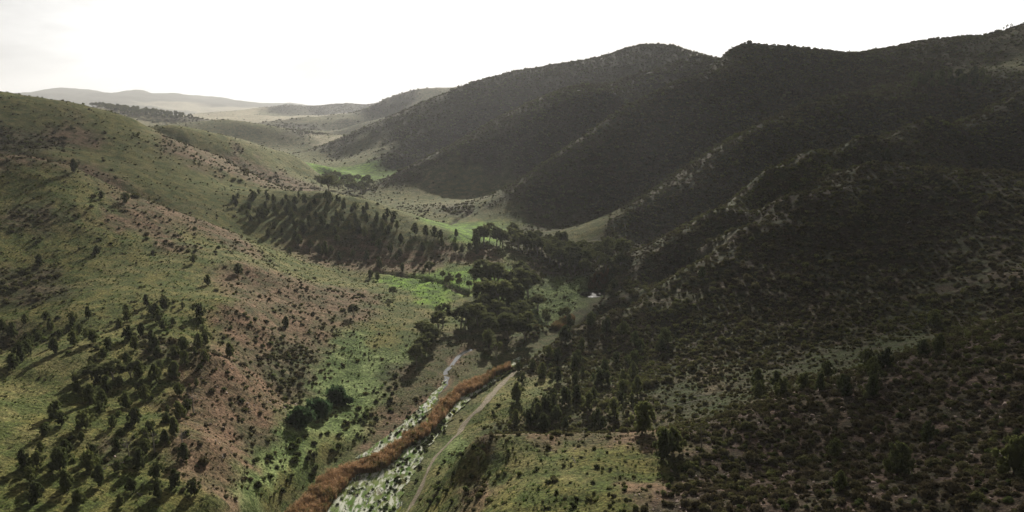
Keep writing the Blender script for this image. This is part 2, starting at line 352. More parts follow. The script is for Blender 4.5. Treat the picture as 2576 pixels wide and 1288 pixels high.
KV = np.array([list(KINDS[p[2]][0]) + list(KINDS[p[2]][1:]) for p in kpts])
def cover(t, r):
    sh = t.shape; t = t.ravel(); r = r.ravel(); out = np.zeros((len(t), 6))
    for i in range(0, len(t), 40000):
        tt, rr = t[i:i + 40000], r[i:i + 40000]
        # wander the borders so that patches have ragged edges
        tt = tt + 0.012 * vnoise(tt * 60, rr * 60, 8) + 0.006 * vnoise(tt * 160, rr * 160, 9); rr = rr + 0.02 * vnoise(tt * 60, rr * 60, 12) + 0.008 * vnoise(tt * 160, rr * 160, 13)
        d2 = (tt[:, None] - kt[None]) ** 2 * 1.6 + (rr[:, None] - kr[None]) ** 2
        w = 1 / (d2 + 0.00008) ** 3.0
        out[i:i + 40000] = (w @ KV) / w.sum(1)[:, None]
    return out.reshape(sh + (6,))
# on a coarser grid, then interpolated
ct, cr = TG[::3, ::3], RG[::3, ::3]
CC = cover(ct, cr)
def cov_at(x, y):
    t, r = dom(x, y)
    h, w = CC.shape[:2]
    fi = np.clip((t - TH[0]) / (TH[1] - TH[0]) / 3, 0, w - 1.001); fj = np.clip((r - RH[0]) / (RH[1] - RH[0]) / 3, 0, h - 1.001)
    i = fi.astype(int); j = fj.astype(int); a = (fi - i)[..., None]; b = (fj - j)[..., None]
    return CC[j, i] * (1 - a) * (1 - b) + CC[j, i + 1] * a * (1 - b) + CC[j + 1, i] * (1 - a) * b + CC[j + 1, i + 1] * a * b

# ------------------------------------------------------------------ materials
def new_mat(name):
    m = bpy.data.materials.new(name); m.use_nodes = True
    nt = m.node_tree; b = nt.nodes['Principled BSDF']
    b.inputs['Specular IOR Level'].default_value = 0.15
    return m, nt, b
def nd(nt, t, **kw):
    n = nt.nodes.new(t)
    for k, v in kw.items():
        if k.startswith('i_'): n.inputs[int(k[2:])].default_value = v
        else: setattr(n, k, v)
    return n
def noise(nt, vec, scale, detail=4, rough=0.55, dist=0.0):
    n = nd(nt, 'ShaderNodeTexNoise'); n.inputs['Scale'].default_value = scale; n.inputs['Detail'].default_value = detail
    n.inputs['Roughness'].default_value = rough; n.inputs['Distortion'].default_value = dist
    nt.links.new(vec, n.inputs['Vector']); return n.outputs['Fac']
def remap(nt, val, a, b, c, d):
    n = nd(nt, 'ShaderNodeMapRange')
    for k, v in zip(('From Min', 'From Max', 'To Min', 'To Max'), (a, b, c, d)): n.inputs[k].default_value = v
    nt.links.new(val, n.inputs['Value']); return n.outputs[0]
def mixc(nt, fac, a, b, mode='MIX'):
    n = nd(nt, 'ShaderNodeMix'); n.data_type = 'RGBA'; n.blend_type = mode
    for s, i in ((fac, 0), (a, 6), (b, 7)):
        if hasattr(s, 'is_linked') or hasattr(s, 'links'): nt.links.new(s, n.inputs[i])
        else: n.inputs[i].default_value = s if i == 0 else (tuple(s) + (1,) if len(s) == 3 else s)
    return n.outputs[2]
def math_(nt, op, a, b=None):
    n = nd(nt, 'ShaderNodeMath'); n.operation = op
    for s, i in ((a, 0), (b, 1)):
        if s is None: continue
        if hasattr(s, 'links'): nt.links.new(s, n.inputs[i])
        else: n.inputs[i].default_value = s
    return n.outputs[0]

def ground_material():
    m, nt, b = new_mat('ground_cover'); L = nt.links
    pos = nd(nt, 'ShaderNodeNewGeometry').outputs['Position']
    tint = nd(nt, 'ShaderNodeAttribute', attribute_name='tint').outputs['Color']
    aux = nd(nt, 'ShaderNodeAttribute', attribute_name='aux')
    sep = nd(nt, 'ShaderNodeSeparateColor'); L.new(aux.outputs['Color'], sep.inputs[0])
    grn, shr, far = sep.outputs[0], sep.outputs[1], sep.outputs[2]
    n_big = noise(nt, pos, 0.022, 5, 0.6, 0.4)
    n_mid = noise(nt, pos, 0.16, 6, 0.65, 0.3)
    n_fine = noise(nt, pos, 1.3, 5, 0.7)
    n_tuft = noise(nt, pos, 3.4, 3, 0.6)
    c = mixc(nt, remap(nt, n_mid, 0.36, 0.62, 0, 1), (0.55, 0.66, 0.50), (1.45, 1.30, 1.25))
    c = mixc(nt, 1.0, tint, c, 'MULTIPLY')
    # grass patches in the dry ground, bare earth in the grass
    gm = math_(nt, 'MULTIPLY', remap(nt, n_mid, 0.56, 0.44, 0, 1), math_(nt, 'MULTIPLY', grn, 0.62))
    c = mixc(nt, gm, c, (0.085, 0.115, 0.032))
    bare = math_(nt, 'MULTIPLY', remap(nt, n_big, 0.52, 0.66, 0, 1), remap(nt, n_fine, 0.45, 0.6, 0, 0.55))
    c = mixc(nt, bare, c, mixc(nt, 0.6, tint, (0.19, 0.125, 0.08)))
    # tussocks and stems
    tf = remap(nt, n_fine, 0.38, 0.66, 0.45, 1.55)
    c2 = nd(nt, 'ShaderNodeVectorMath', operation='SCALE'); L.new(c, c2.inputs[0]); L.new(tf, c2.inputs['Scale'])
    tt = remap(nt, n_tuft, 0.35, 0.65, 0.72, 1.28)
    c3 = nd(nt, 'ShaderNodeVectorMath', operation='SCALE'); L.new(c2.outputs[0], c3.inputs[0]); L.new(tt, c3.inputs['Scale'])
    L.new(c3.outputs[0], b.inputs['Base Color'])
    b.inputs['Roughness'].default_value = 0.95; b.inputs['Specular IOR Level'].default_value = 0.05
    # relief: tufts near, shrub-sized lumps everywhere shrubs grow
    v = nd(nt, 'ShaderNodeTexVoronoi'); v.feature = 'SMOOTH_F1'; v.inputs['Scale'].default_value = 0.33; L.new(pos, v.inputs['Vector'])
    v2 = nd(nt, 'ShaderNodeTexVoronoi'); v2.feature = 'SMOOTH_F1'; v2.inputs['Scale'].default_value = 0.09; L.new(pos, v2.inputs['Vector'])
    lump = math_(nt, 'MULTIPLY', remap(nt, v.outputs['Distance'], 0.0, 0.6, 1.2, 0.0), shr)
    farl = math_(nt, 'MULTIPLY', remap(nt, v2.outputs['Distance'], 0.0, 0.6, 2.2, 0.0), math_(nt, 'MULTIPLY', shr, far))
    hgt_ = math_(nt, 'ADD', math_(nt, 'MULTIPLY', n_fine, 0.7), math_(nt, 'ADD', lump, farl))
    bp = nd(nt, 'ShaderNodeBump'); bp.inputs['Strength'].default_value = 0.8; bp.inputs['Distance'].default_value = 1.0
    L.new(hgt_, bp.inputs['Height']); L.new(bp.outputs[0], b.inputs['Normal'])
    return m

def leaf_material(name, c_dark, c_mid, c_lite, instancer=False, transl=0.28, rough=0.6):
    m = bpy.data.materials.new(name); m.use_nodes = True; nt = m.node_tree; L = nt.links
    for n in list(nt.nodes):
        if n.type == 'BSDF_PRINCIPLED': nt.nodes.remove(n)
    out = nt.nodes['Material Output']
    if instancer:
        a = nd(nt, 'ShaderNodeAttribute', attribute_name='kind', attribute_type='INSTANCER'); r = a.outputs['Fac']
    else:
        r = nd(nt, 'ShaderNodeObjectInfo').outputs['Random']
    va = nd(nt, 'ShaderNodeAttribute', attribute_name='shade').outputs['Fac']     # random leaf tone, plus darker foliage cores: inner shade painted in
    ramp = nd(nt, 'ShaderNodeValToRGB'); e = ramp.color_ramp.elements
    e[0].color = c_dark + (1,); e[1].color = c_lite + (1,); k = e.new(0.5); k.color = c_mid + (1,)
    L.new(r, ramp.inputs[0])
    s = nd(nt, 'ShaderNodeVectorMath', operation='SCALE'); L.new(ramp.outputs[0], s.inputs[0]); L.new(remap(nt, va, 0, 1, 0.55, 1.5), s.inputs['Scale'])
    d = nd(nt, 'ShaderNodeBsdfDiffuse'); t = nd(nt, 'ShaderNodeBsdfTranslucent'); mx = nd(nt, 'ShaderNodeMixShader'); mx.inputs[0].default_value = transl
    L.new(s.outputs[0], d.inputs['Color']); L.new(s.outputs[0], t.inputs['Color']); L.new(d.outputs[0], mx.inputs[1]); L.new(t.outputs[0], mx.inputs[2])
    L.new(mx.outputs[0], out.inputs['Surface'])
    return m
def plain_noise_mat(name, c1, c2, scale=3.0, rough=0.9, bump=0.3):
    m, nt, b = new_mat(name)
    pos = nd(nt, 'ShaderNodeTexCoord').outputs['Object']
    n = noise(nt, pos, scale, 6, 0.65)
    nt.links.new(mixc(nt, remap(nt, n, 0.35, 0.65, 0, 1), c1, c2), b.inputs['Base Color']); b.inputs['Roughness'].default_value = rough
    bp = nd(nt, 'ShaderNodeBump'); bp.inputs['Strength'].default_value = bump; nt.links.new(n, bp.inputs['Height']); nt.links.new(bp.outputs[0], b.inputs['Normal'])
    return m

# ------------------------------------------------------------------ mesh helpers
def mesh_np(name, V, F, mats=(), attrs=None, fa=None, smooth=False):
    me = bpy.data.meshes.new(name); V = np.asarray(V, dtype=np.float32); F = np.asarray(F, dtype=np.int32); k = F.shape[1]
    me.vertices.add(len(V)); me.vertices.foreach_set('co', V.ravel())
    me.loops.add(F.size); me.loops.foreach_set('vertex_index', F.ravel())
    me.polygons.add(len(F)); me.polygons.foreach_set('loop_start', np.arange(0, F.size, k, dtype=np.int32))
    for m in mats: me.materials.append(m)
    me.update(calc_edges=True)
    if smooth: me.polygons.foreach_set('use_smooth', np.ones(len(F), dtype=bool))
    for n, a in (attrs or {}).items():
        if a.ndim == 1: at_ = me.attributes.new(n, 'FLOAT', 'POINT'); at_.data.foreach_set('value', a.astype(np.float32))
        elif a.shape[1] == 3: at_ = me.attributes.new(n, 'FLOAT_VECTOR', 'POINT'); at_.data.foreach_set('vector', a.astype(np.float32).ravel())
        else: at_ = me.attributes.new(n, 'FLOAT_COLOR', 'POINT'); at_.data.foreach_set('color', a.astype(np.float32).ravel())
    return me
def link(name, me, parent=None, loc=None, **props):
    o = bpy.data.objects.new(name, me); COL.objects.link(o)
    if parent: o.parent = parent
    if loc: o.location = loc
    for k, v in props.items(): o[k] = v
    return o

# ------------------------------------------------------------------ the hills and the valley: one ground sheet
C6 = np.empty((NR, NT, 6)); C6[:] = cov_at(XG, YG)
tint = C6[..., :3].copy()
# algae green wet flats, muddy channels, dark eroded banks
wetc = np.array([0.105, 0.110, 0.055]); mudc = np.array([0.17, 0.12, 0.085]); ditc = np.array([0.075, 0.055, 0.045])
k = wmask[..., None] * 0.75 * (dist < 270)[..., None]; tint = tint * (1 - k) + wetc * k
k = smask[..., None] * 0.8; tint = tint * (1 - k) + mudc * k
k = dmask[..., None] * 0.9; tint = tint * (1 - k) + ditc * k
tint = np.concatenate([tint, np.ones((NR, NT, 1))], -1)
farm = np.clip((dist - 300) / 900, 0, 1)
aux = np.stack([C6[..., 3], np.clip(C6[..., 4], 0, 1) * (1 - np.maximum(wmask, smask)), farm, np.ones((NR, NT))], -1)
idx = np.arange(NT * NR).reshape(NR, NT)
FQ = np.stack([idx[:-1, :-1], idx[:-1, 1:], idx[1:, 1:], idx[1:, :-1]], -1).reshape(-1, 4)
gm_ = ground_material()
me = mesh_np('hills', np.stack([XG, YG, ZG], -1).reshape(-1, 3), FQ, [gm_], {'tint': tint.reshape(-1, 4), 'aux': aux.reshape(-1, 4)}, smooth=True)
link('hills', me, kind='structure')
del me

# ------------------------------------------------------------------ water, algae, mud track
def ribbon(name, pts, z_fun, mat, n_across=6, step=1.0, jag=0.0, kind='structure', **kw):
    """a sheet along a line of (x, y, half width)"""
    P = []
    for (ax, ay, aw), (bx, by, bw) in zip(pts[:-1], pts[1:]):
        n = max(2, int(math.hypot(bx - ax, by - ay) / step))
        for i in range(n): f = i / n; P.append((ax + (bx - ax) * f, ay + (by - ay) * f, aw + (bw - aw) * f))
    P.append(pts[-1]); P = np.array(P)
    for _ in range(6): P[1:-1] = (P[:-2] + 2 * P[1:-1] + P[2:]) / 4
    T = np.gradient(P[:, :2], axis=0); T /= np.linalg.norm(T, axis=1)[:, None] + 1e-9; Nn = np.stack([T[:, 1], -T[:, 0]], 1)
    s = np.linspace(-1, 1, n_across + 1)
    arc = np.arange(len(P)) * step
    jl = 1 + jag * vnoise(arc / 3.1, arc * 0 + 2.2, 31); jr = 1 + jag * vnoise(arc / 2.7, arc * 0 + 7.7, 33)
    W = P[:, 2:3] * np.where(s[None] < 0, jl[:, None], jr[:, None]) * s[None]
    X = P[:, 0:1] + Nn[:, 0:1] * W; Y = P[:, 1:2] + Nn[:, 1:2] * W
    Z = z_fun(X, Y)
    id_ = np.arange(X.size).reshape(X.shape)
    F = np.stack([id_[:-1, :-1], id_[:-1, 1:], id_[1:, 1:], id_[1:, :-1]], -1).reshape(-1, 4)
    me = mesh_np(name, np.stack([X, Y, Z], -1).reshape(-1, 3), F, [mat], smooth=True)
    return link(name, me, kind=kind, **kw)

def water_material():
    m, nt, b = new_mat('shallow_creek_water'); L = nt.links
    pos = nd(nt, 'ShaderNodeNewGeometry').outputs['Position']
    b.inputs['Base Color'].default_value = (0.03, 0.035, 0.025, 1); b.inputs['Roughness'].default_value = 0.12; b.inputs['Specular IOR Level'].default_value = 0.9
    mp = nd(nt, 'ShaderNodeMapping'); mp.inputs['Rotation'].default_value = (0, 0, radians(32)); mp.inputs['Scale'].default_value = (1.0, 0.38, 1.0); L.new(pos, mp.inputs['Vector']); sp = mp.outputs[0]
    n1 = noise(nt, sp, 0.3, 5, 0.65, 0.5); n2 = noise(nt, sp, 0.75, 6, 0.7, 0.8); n3 = noise(nt, sp, 0.8, 6, 0.65, 0.5)
    alg = nd(nt, 'ShaderNodeBsdfDiffuse')
    col = mixc(nt, remap(nt, n1, 0.40, 0.60, 0, 1), (0.21, 0.24, 0.10), (0.105, 0.175, 0.048))
    col = mixc(nt, remap(nt, noise(nt, pos, 0.07, 2), 0.60, 0.66, 0, 1), col, (0.22, 0.23, 0.03))
    col = mixc(nt, remap(nt, n3, 0.47, 0.57, 0, 0.9), col, (0.62, 0.62, 0.53))        # pale scum and wet silt
    col = mixc(nt, remap(nt, noise(nt, sp, 0.45, 6, 0.7), 0.54, 0.62, 0, 0.85), col, (0.105, 0.088, 0.050))
    L.new(col, alg.inputs['Color'])
    mx = nd(nt, 'ShaderNodeMixShader'); L.new(remap(nt, n2, 0.56, 0.62, 1, 0), mx.inputs[0])
    L.new(b.outputs[0], mx.inputs[1]); L.new(alg.outputs[0], mx.inputs[2]); L.new(mx.outputs[0], nt.nodes['Material Output'].inputs['Surface'])
    bp = nd(nt, 'ShaderNodeBump'); bp.inputs['Strength'].default_value = 0.12; L.new(noise(nt, pos, 2.5, 4), bp.inputs['Height']); L.new(bp.outputs[0], b.inputs['Normal'])
    return m
wm = water_material()
def sheet(name, Lp, Rp, z, mat, n=160, k=16):
    def rs(P):
        P = np.array([atz(u, v, 0)[:2] for u, v in P]); d = np.r_[0, np.cumsum(np.hypot(*np.diff(P, axis=0).T))]; s = np.linspace(0, d[-1], n); return np.stack([np.interp(s, d, P[:, 0]), np.interp(s, d, P[:, 1])], 1)
    A, B = rs(Lp), rs(Rp); f = np.linspace(0, 1, k)[None, :, None]; G = A[:, None] * (1 - f) + B[:, None] * f
    wob = vnoise(G[..., 0] / 2.3, G[..., 1] / 2.3, 83) * .9; G[:, 0, :] += wob[:, 0, None]; G[:, -1, :] += wob[:, -1, None]
    id_ = np.arange(n * k).reshape(n, k); F = np.stack([id_[:-1, :-1], id_[:-1, 1:], id_[1:, 1:], id_[1:, :-1]], -1).reshape(-1, 4)
    link(name, mesh_np(name, np.concatenate([G, np.full((n, k, 1), z)], -1).reshape(-1, 3), F, [mat], smooth=True), kind='structure')
sheet('creek_water', [(745, 1320), (770, 1288), (800, 1240), (850, 1195), (915, 1165), (990, 1125), (1055, 1075), (1095, 1030), (1140, 985), (1200, 955), (1262, 918), (1310, 896)],
      [(985, 1320), (1000, 1288), (1015, 1230), (1055, 1160), (1090, 1110), (1135, 1055), (1180, 1005), (1235, 965), (1290, 930), (1325, 905)], 0.03, wm)
sheet('left_creek_water', [(893, 1152), (925, 1134), (968, 1102), (1018, 1060), (1058, 1022), (1092, 985), (1122, 955)], [(895, 1153), (960, 1140), (1010, 1100), (1060, 1052), (1085, 1025), (1105, 990), (1126, 954)], 0.02, wm)
m_open, nt_, b_ = new_mat('open_creek_water')
b_.inputs['Base Color'].default_value = (0.04, 0.04, 0.035, 1); b_.inputs['Roughness'].default_value = 0.08; b_.inputs['Specular IOR Level'].default_value = 1.0
bp_ = nd(nt_, 'ShaderNodeBump'); bp_.inputs['Strength'].default_value = 0.1; nt_.links.new(noise(nt_, nd(nt_, 'ShaderNodeNewGeometry').outputs['Position'], 1.6, 4), bp_.inputs['Height']); nt_.links.new(bp_.outputs[0], b_.inputs['Normal'])
ribbon('far_creek_water', [w0(1398, 833, .2), w0(1406, 829, .5), w0(1418, 824, .9), w0(1432, 815, .7), w0(1440, 808, .2)], lambda X, Y: X * 0 + 0.05, m_open, 6, 1.0, 0.95)
ribbon('creek_pool', [w0(1470, 745, 3.2), w0(1484, 742, 5.4), w0(1500, 740, 5.6), w0(1514, 735, 3.4)], lambda X, Y: X * 0 + 0.06, m_open, 6, 1.0, 0.2)
ribbon('side_stream', [(x, y, w + 0.25) for x, y, w in SIDE[3:]], lambda X, Y: X * 0 - 0.02, m_open, 8, 0.7, 0.3)

def track_material(name, c1, c2):
    m, nt, b = new_mat(name); L = nt.links
    pos = nd(nt, 'ShaderNodeNewGeometry').outputs['Position']
    n1 = noise(nt, pos, 1.1, 6, 0.75, 0.6); n2 = noise(nt, pos, 3.0, 4, 0.6)
    c = mixc(nt, remap(nt, n1, 0.4, 0.6, 0, 1), c1, c2); c = mixc(nt, remap(nt, n2, 0.48, 0.58, 0, 0.8), c, (0.11, 0.12, 0.05))
    L.new(c, b.inputs['Base Color']); b.inputs['Roughness'].default_value = 0.95
    return m
tm = track_material('track_dirt', (0.15, 0.12, 0.085), (0.32, 0.25, 0.185))
def on_ground(u, v, w): h = hit(u, v); return (h[0], h[1], w)
drape = lambda dz: (lambda X, Y: hgt(X, Y) + dz)
ribbon('dirt_track', [on_ground(p[0], p[1], p[2] * .72) for p in ((1016, 1320, 0.9), (1026, 1287, 0.9), (1061, 1224, 0.8), (1088, 1160, 0.8), (1118, 1125, 0.9), (1144, 1099, 1.0), (1176, 1058, 1.5), (1200, 1032, 1.6), (1223, 1007, 1.7), (1254, 972, 1.5), (1288, 942, 1.2), (1315, 915, 0.8))],
       drape(0.06), tm, 4, 0.8, 0.6)
tm2 = track_material('worn_wheel_track', (0.085, 0.075, 0.05), (0.12, 0.10, 0.075))
for off in (0, 8):
    ribbon('wheel_track', [on_ground(u, v + off, 0.2) for u, v in ((1690, 1012), (1820, 985), (1950, 962), (2060, 938), (2180, 906), (2300, 868), (2420, 835))], drape(0.08), tm2, 2, 1.2, 0.5)
ribbon('foot_track', [on_ground(u, v, 0.3) for u, v in ((1010, 1075), (1030, 1050), (1000, 1095))], drape(0.08), tm, 2, 1.0, 0.5)
#PART3
# ------------------------------------------------------------------ plant shapes (points, faces, leaf shade)
def leaf_tris(C, size, n_dir=None, flat=0.0, rg=rng):
    """one small three-cornered leaf tuft at every point of C"""
    n = len(C); a = rg.normal(size=(n, 3)); a /= np.linalg.norm(a, axis=1)[:, None]
    b = rg.normal(size=(n, 3)); b -= (b * a).sum(1)[:, None] * a; b /= np.linalg.norm(b, axis=1)[:, None]
    s = size * rg.uniform(0.6, 1.3, (n, 1))
    V = np.stack([C + a * s, C - a * s * 0.5 + b * s * 0.8, C - a * s * 0.5 - b * s * 0.8], 1).reshape(-1, 3)
    return V, np.arange(n * 3).reshape(-1, 3), np.repeat(rg.uniform(0, 1, n), 3)
def icosphere(sub):
    bm = bmesh.new(); bmesh.ops.create_icosphere(bm, subdivisions=sub, radius=1.0)
    V = np.array([v.co[:] for v in bm.verts]); F = np.array([[v.index for v in f.verts] for f in bm.faces]); bm.free(); return V, F
ICO1, ICO2 = icosphere(1), icosphere(2)
def blob(c, rad, sub=ICO2, rough=0.28, seed=0):
    V, F = sub; d = 1 + rough * vnoise(V[:, 0] * 2.1 + seed, V[:, 1] * 2.1 + V[:, 2] * 3.3, seed) + rough * 0.6 * vnoise(V[:, 0] * 5 + seed, V[:, 1] * 5 + V[:, 2] * 6.3, seed + 3)
    return np.array(c) + V * d[:, None] * np.array(rad), F
class Geo:
    def __init__(s): s.V, s.F, s.S, s.n = [], [], [], 0
    def add(s, V, F, sh):
        s.V.append(V); s.F.append(F + s.n); s.S.append(sh if np.ndim(sh) else np.full(len(V), float(sh))); s.n += len(V)
    def mesh(s, name, mat, smooth=False):
        return mesh_np(name, np.concatenate(s.V), np.concatenate(s.F), [mat], {'shade': np.concatenate(s.S)}, smooth=smooth)
def shell_pts(c, rad, n, rg, inner=0.62, up=-0.5):
    d = rg.normal(size=(n * 3, 3)); d /= np.linalg.norm(d, axis=1)[:, None]; d = d[d[:, 2] > up][:n]
    return np.array(c) + d * np.array(rad) * rg.uniform(inner, 1.06, (len(d), 1))
def tube(g, pts, rads, k=6, sh=0.5):
    pts = np.array(pts, float); n = len(pts); V = []
    T = np.gradient(pts, axis=0); T /= np.linalg.norm(T, axis=1)[:, None] + 1e-9
    for p, t, r in zip(pts, T, rads):
        a = np.cross(t, [0.3, 0.9, 0.1]); a /= np.linalg.norm(a); b = np.cross(t, a)
        for i in range(k): an = 2 * pi * i / k; V.append(p + r * (cos(an) * a + sin(an) * b))
    F = []
    for i in range(n - 1):
        for j in range(k):
            a, b, c, d = i * k + j, i * k + (j + 1) % k, (i + 1) * k + (j + 1) % k, (i + 1) * k + j
            F += [(a, b, c), (a, c, d)]
    for j in range(1, k - 1): F.append(((n - 1) * k, (n - 1) * k + j, (n - 1) * k + j + 1))
    g.add(np.array(V), np.array(F), sh)

bark_dark = plain_noise_mat('dark_bark', (0.06, 0.045, 0.035), (0.12, 0.09, 0.07), 6)
bark_pale = plain_noise_mat('pale_gum_bark', (0.20, 0.17, 0.14), (0.42, 0.38, 0.33), 3)
bark_dead = plain_noise_mat('dead_grey_wood', (0.17, 0.145, 0.13), (0.30, 0.27, 0.24), 5)
pine_leaf = leaf_material('pine_foliage', (0.068, 0.082, 0.034), (0.105, 0.124, 0.046), (0.165, 0.180, 0.064), transl=0.45)
gum_leaf = leaf_material('gum_foliage', (0.095, 0.106, 0.050), (0.135, 0.148, 0.062), (0.190, 0.200, 0.082), transl=0.48)
bush_leaf = leaf_material('bush_foliage', (0.065, 0.075, 0.032), (0.095, 0.118, 0.040), (0.150, 0.185, 0.060), transl=0.4)
tall_bush_leaf = leaf_material('dense_bush_foliage', (0.045, 0.080, 0.036), (0.055, 0.095, 0.042), (0.065, 0.105, 0.046), transl=0.35)
twig_mat = plain_noise_mat('grey_twigs', (0.10, 0.085, 0.075), (0.19, 0.165, 0.15), 5)

def proto_pine(seed):
    """cypress pine about 5 m tall: uneven cone of upright clumps with gaps, short dark trunk"""
    rg = np.random.default_rng(seed); H = 5.0; g = Geo(); t = Geo()
    wid = rg.uniform(0.95, 1.85); lean = rg.uniform(-0.25, 0.25, 2); top = rg.uniform(0.55, 1.0)
    prof = lambda f: wid * (0.25 + 1.0 * math.sin(pi * min(1, (f * 0.85 + 0.12))) ** 0.8) * (1 - 0.35 * f ** 2.5)
    n = 34
    for i in range(n):
        f = (i + 0.5) / n; z = 0.75 + f * (H - 1.0); R = prof(f); an = i * 2.4 + rg.uniform(-.5, .5)
        if rg.random() < 0.12: continue
        rr = R * rg.uniform(0.35, 0.95); c = (lean[0] * f + rr * cos(an), lean[1] * f + rr * sin(an), z + rg.uniform(-.1, .1))
        s = rg.uniform(0.30, 0.50) * (1.15 - 0.5 * f)
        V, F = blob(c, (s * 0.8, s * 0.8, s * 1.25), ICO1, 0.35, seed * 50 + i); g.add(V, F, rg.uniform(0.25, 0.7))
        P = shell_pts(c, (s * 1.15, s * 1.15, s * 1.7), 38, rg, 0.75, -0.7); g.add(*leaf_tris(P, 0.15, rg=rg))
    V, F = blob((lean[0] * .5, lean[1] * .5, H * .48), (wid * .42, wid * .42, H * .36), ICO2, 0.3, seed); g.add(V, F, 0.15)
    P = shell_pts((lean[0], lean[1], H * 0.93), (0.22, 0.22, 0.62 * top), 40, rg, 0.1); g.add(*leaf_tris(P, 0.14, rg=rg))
    tube(t, [(0, 0, -0.5), (0.02, 0, 0.4), (lean[0] * .3, lean[1] * .3, 1.6), (lean[0] * .8, lean[1] * .8, 4.2)], (0.17, 0.13, 0.10, 0.03))
    for i in range(5):
        z = rg.uniform(0.8, 3); an = rg.uniform(0, 6.28); R = rg.uniform(.5, .9)
        tube(t, [(0, 0, z), (R * .6 * cos(an), R * .6 * sin(an), z + .25), (R * cos(an), R * sin(an), z + .7)], (0.05, 0.035, 0.015), 4)
    return t.mesh('pine_trunk', bark_dark), g.mesh('pine_crown', pine_leaf)

def proto_gum(seed, H=14.0, spread=5.0, leafn=60, mat=None, clumps=46):
    """spreading gum: several pale limbs forking outwards, each end carrying leafy clumps with sky gaps between"""
    rg = np.random.default_rng(seed); g = Geo(); t = Geo()
    ends = []
    base = np.array([0, 0, -0.6]); fork = np.array([rg.uniform(-.5, .5), rg.uniform(-.5, .5), H * rg.uniform(.20, .3)])
    tube(t, [base, (0, 0, .5), fork], (H * .036, H * .028, H * .024), 8)
    nl = rg.integers(4, 7)
    for i in range(nl):
        an = i * 2 * pi / nl + rg.uniform(-.5, .5); R = spread * rg.uniform(.35, .75); z = H * rg.uniform(.5, .78)
        p1 = fork + np.array([cos(an) * R * .45, sin(an) * R * .45, (z - fork[2]) * .55]); p2 = np.array([cos(an) * R, sin(an) * R, z])
        tube(t, [fork - [0, 0, .3], (fork + p1) / 2 + rg.uniform(-.3, .3, 3), p1, p2], (H * .019, H * .015, H * .012, H * .006), 6)
        for k in range(4):
            a2 = an + rg.uniform(-1.3, 1.3); r2 = spread * rg.uniform(.2, .5); e = (p1 + p2) / 2 + np.array([cos(a2) * r2, sin(a2) * r2, H * rg.uniform(.02, .2)])
            tube(t, [(p1 + p2) / 2, ((p1 + p2) / 2 + e) / 2 + rg.uniform(-.2, .2, 3), e], (H * .008, H * .006, H * .003), 5); ends.append(e)
        ends.append(p2)
    ends = np.array(ends)
    for i in range(clumps):
        e = ends[i % len(ends)] + rg.normal(size=3) * [spread * .12, spread * .12, H * .03]
        if i % 2:
            d = rg.normal(size=3); d /= np.linalg.norm(d); d[2] = abs(d[2]) * 1.5 - .45; e = np.array([0, 0, H * .60]) + d * [spread * .78, spread * .78, H * .33]
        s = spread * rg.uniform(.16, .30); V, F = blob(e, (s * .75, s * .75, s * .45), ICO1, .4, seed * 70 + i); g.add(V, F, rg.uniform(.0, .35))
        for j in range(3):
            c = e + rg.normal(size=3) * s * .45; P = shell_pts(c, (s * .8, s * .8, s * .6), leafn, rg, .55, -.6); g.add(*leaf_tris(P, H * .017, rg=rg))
    return t.mesh('gum_trunk', bark_pale), g.mesh('gum_crown', mat or gum_leaf)

def proto_bush(seed, leafn=46, mat=None):
    """rounded bush 2 m wide, 1.4 m tall, several lobes"""
    rg = np.random.default_rng(seed); g = Geo(); t = Geo(); n = rg.integers(5, 9)
    for i in range(n):
        an = rg.uniform(0, 6.28); R = rg.uniform(.1, .62); s = rg.uniform(.34, .55); c = (R * cos(an), R * sin(an), rg.uniform(.35, .85) * (1.1 - R * .6))
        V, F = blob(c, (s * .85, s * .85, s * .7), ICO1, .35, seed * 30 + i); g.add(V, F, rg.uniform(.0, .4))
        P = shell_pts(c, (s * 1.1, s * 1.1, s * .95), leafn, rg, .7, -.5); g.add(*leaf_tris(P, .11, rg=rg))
    for i in range(5):
        an = i * 1.26; tube(t, [(0, 0, -.3), (.2 * cos(an), .2 * sin(an), .35), (.5 * cos(an), .5 * sin(an), .8)], (.05, .035, .012), 4)
    return t.mesh('bush_stems', twig_mat), g.mesh('bush_crown', mat or bush_leaf)

def proto_dead(seed, H=6.0):
    rg = np.random.default_rng(seed); t = Geo(); c = Geo()
    tube(t, [(0, 0, -.4), (.1, 0, H * .25), (.15, .1, H * .55), (rg.uniform(-.4, .4), .2, H)], (.18, .14, .09, .02), 6)
    for i in range(11):
        z = H * rg.uniform(.25, .85); an = rg.uniform(0, 6.28); R = H * rg.uniform(.14, .3); p = np.array([.1, 0, z]); e = p + [R * cos(an), R * sin(an), H * rg.uniform(.08, .2)]; m = (p + e) / 2 + rg.uniform(-.2, .2, 3)
        tube(c, [p, m, e], (.06, .04, .012), 4)
        for k in range(4):
            f = m + (e - m) * rg.uniform(0, 1); e2 = f + rg.normal(size=3) * H * .07 + [0, 0, H * .05]; tube(c, [f, (f + e2) / 2 + rg.uniform(-.05, .05, 3), e2], (.025, .015, .006), 3)
    return t.mesh('dead_trunk', bark_dead), c.mesh('dead_branches', twig_mat)

PINES = [proto_pine(100 + i) for i in range(7)]
GUMS = [proto_gum(200 + i, leafn=56) for i in range(6)]
SLIM = [proto_gum(230 + i, H=9, spread=2.6, leafn=40, clumps=16) for i in range(3)]
BUSHES = [proto_bush(300 + i) for i in range(6)]
DENSE = [proto_bush(330 + i, 150, tall_bush_leaf) for i in range(3)]
DEADS = [proto_dead(400 + i) for i in range(3)]

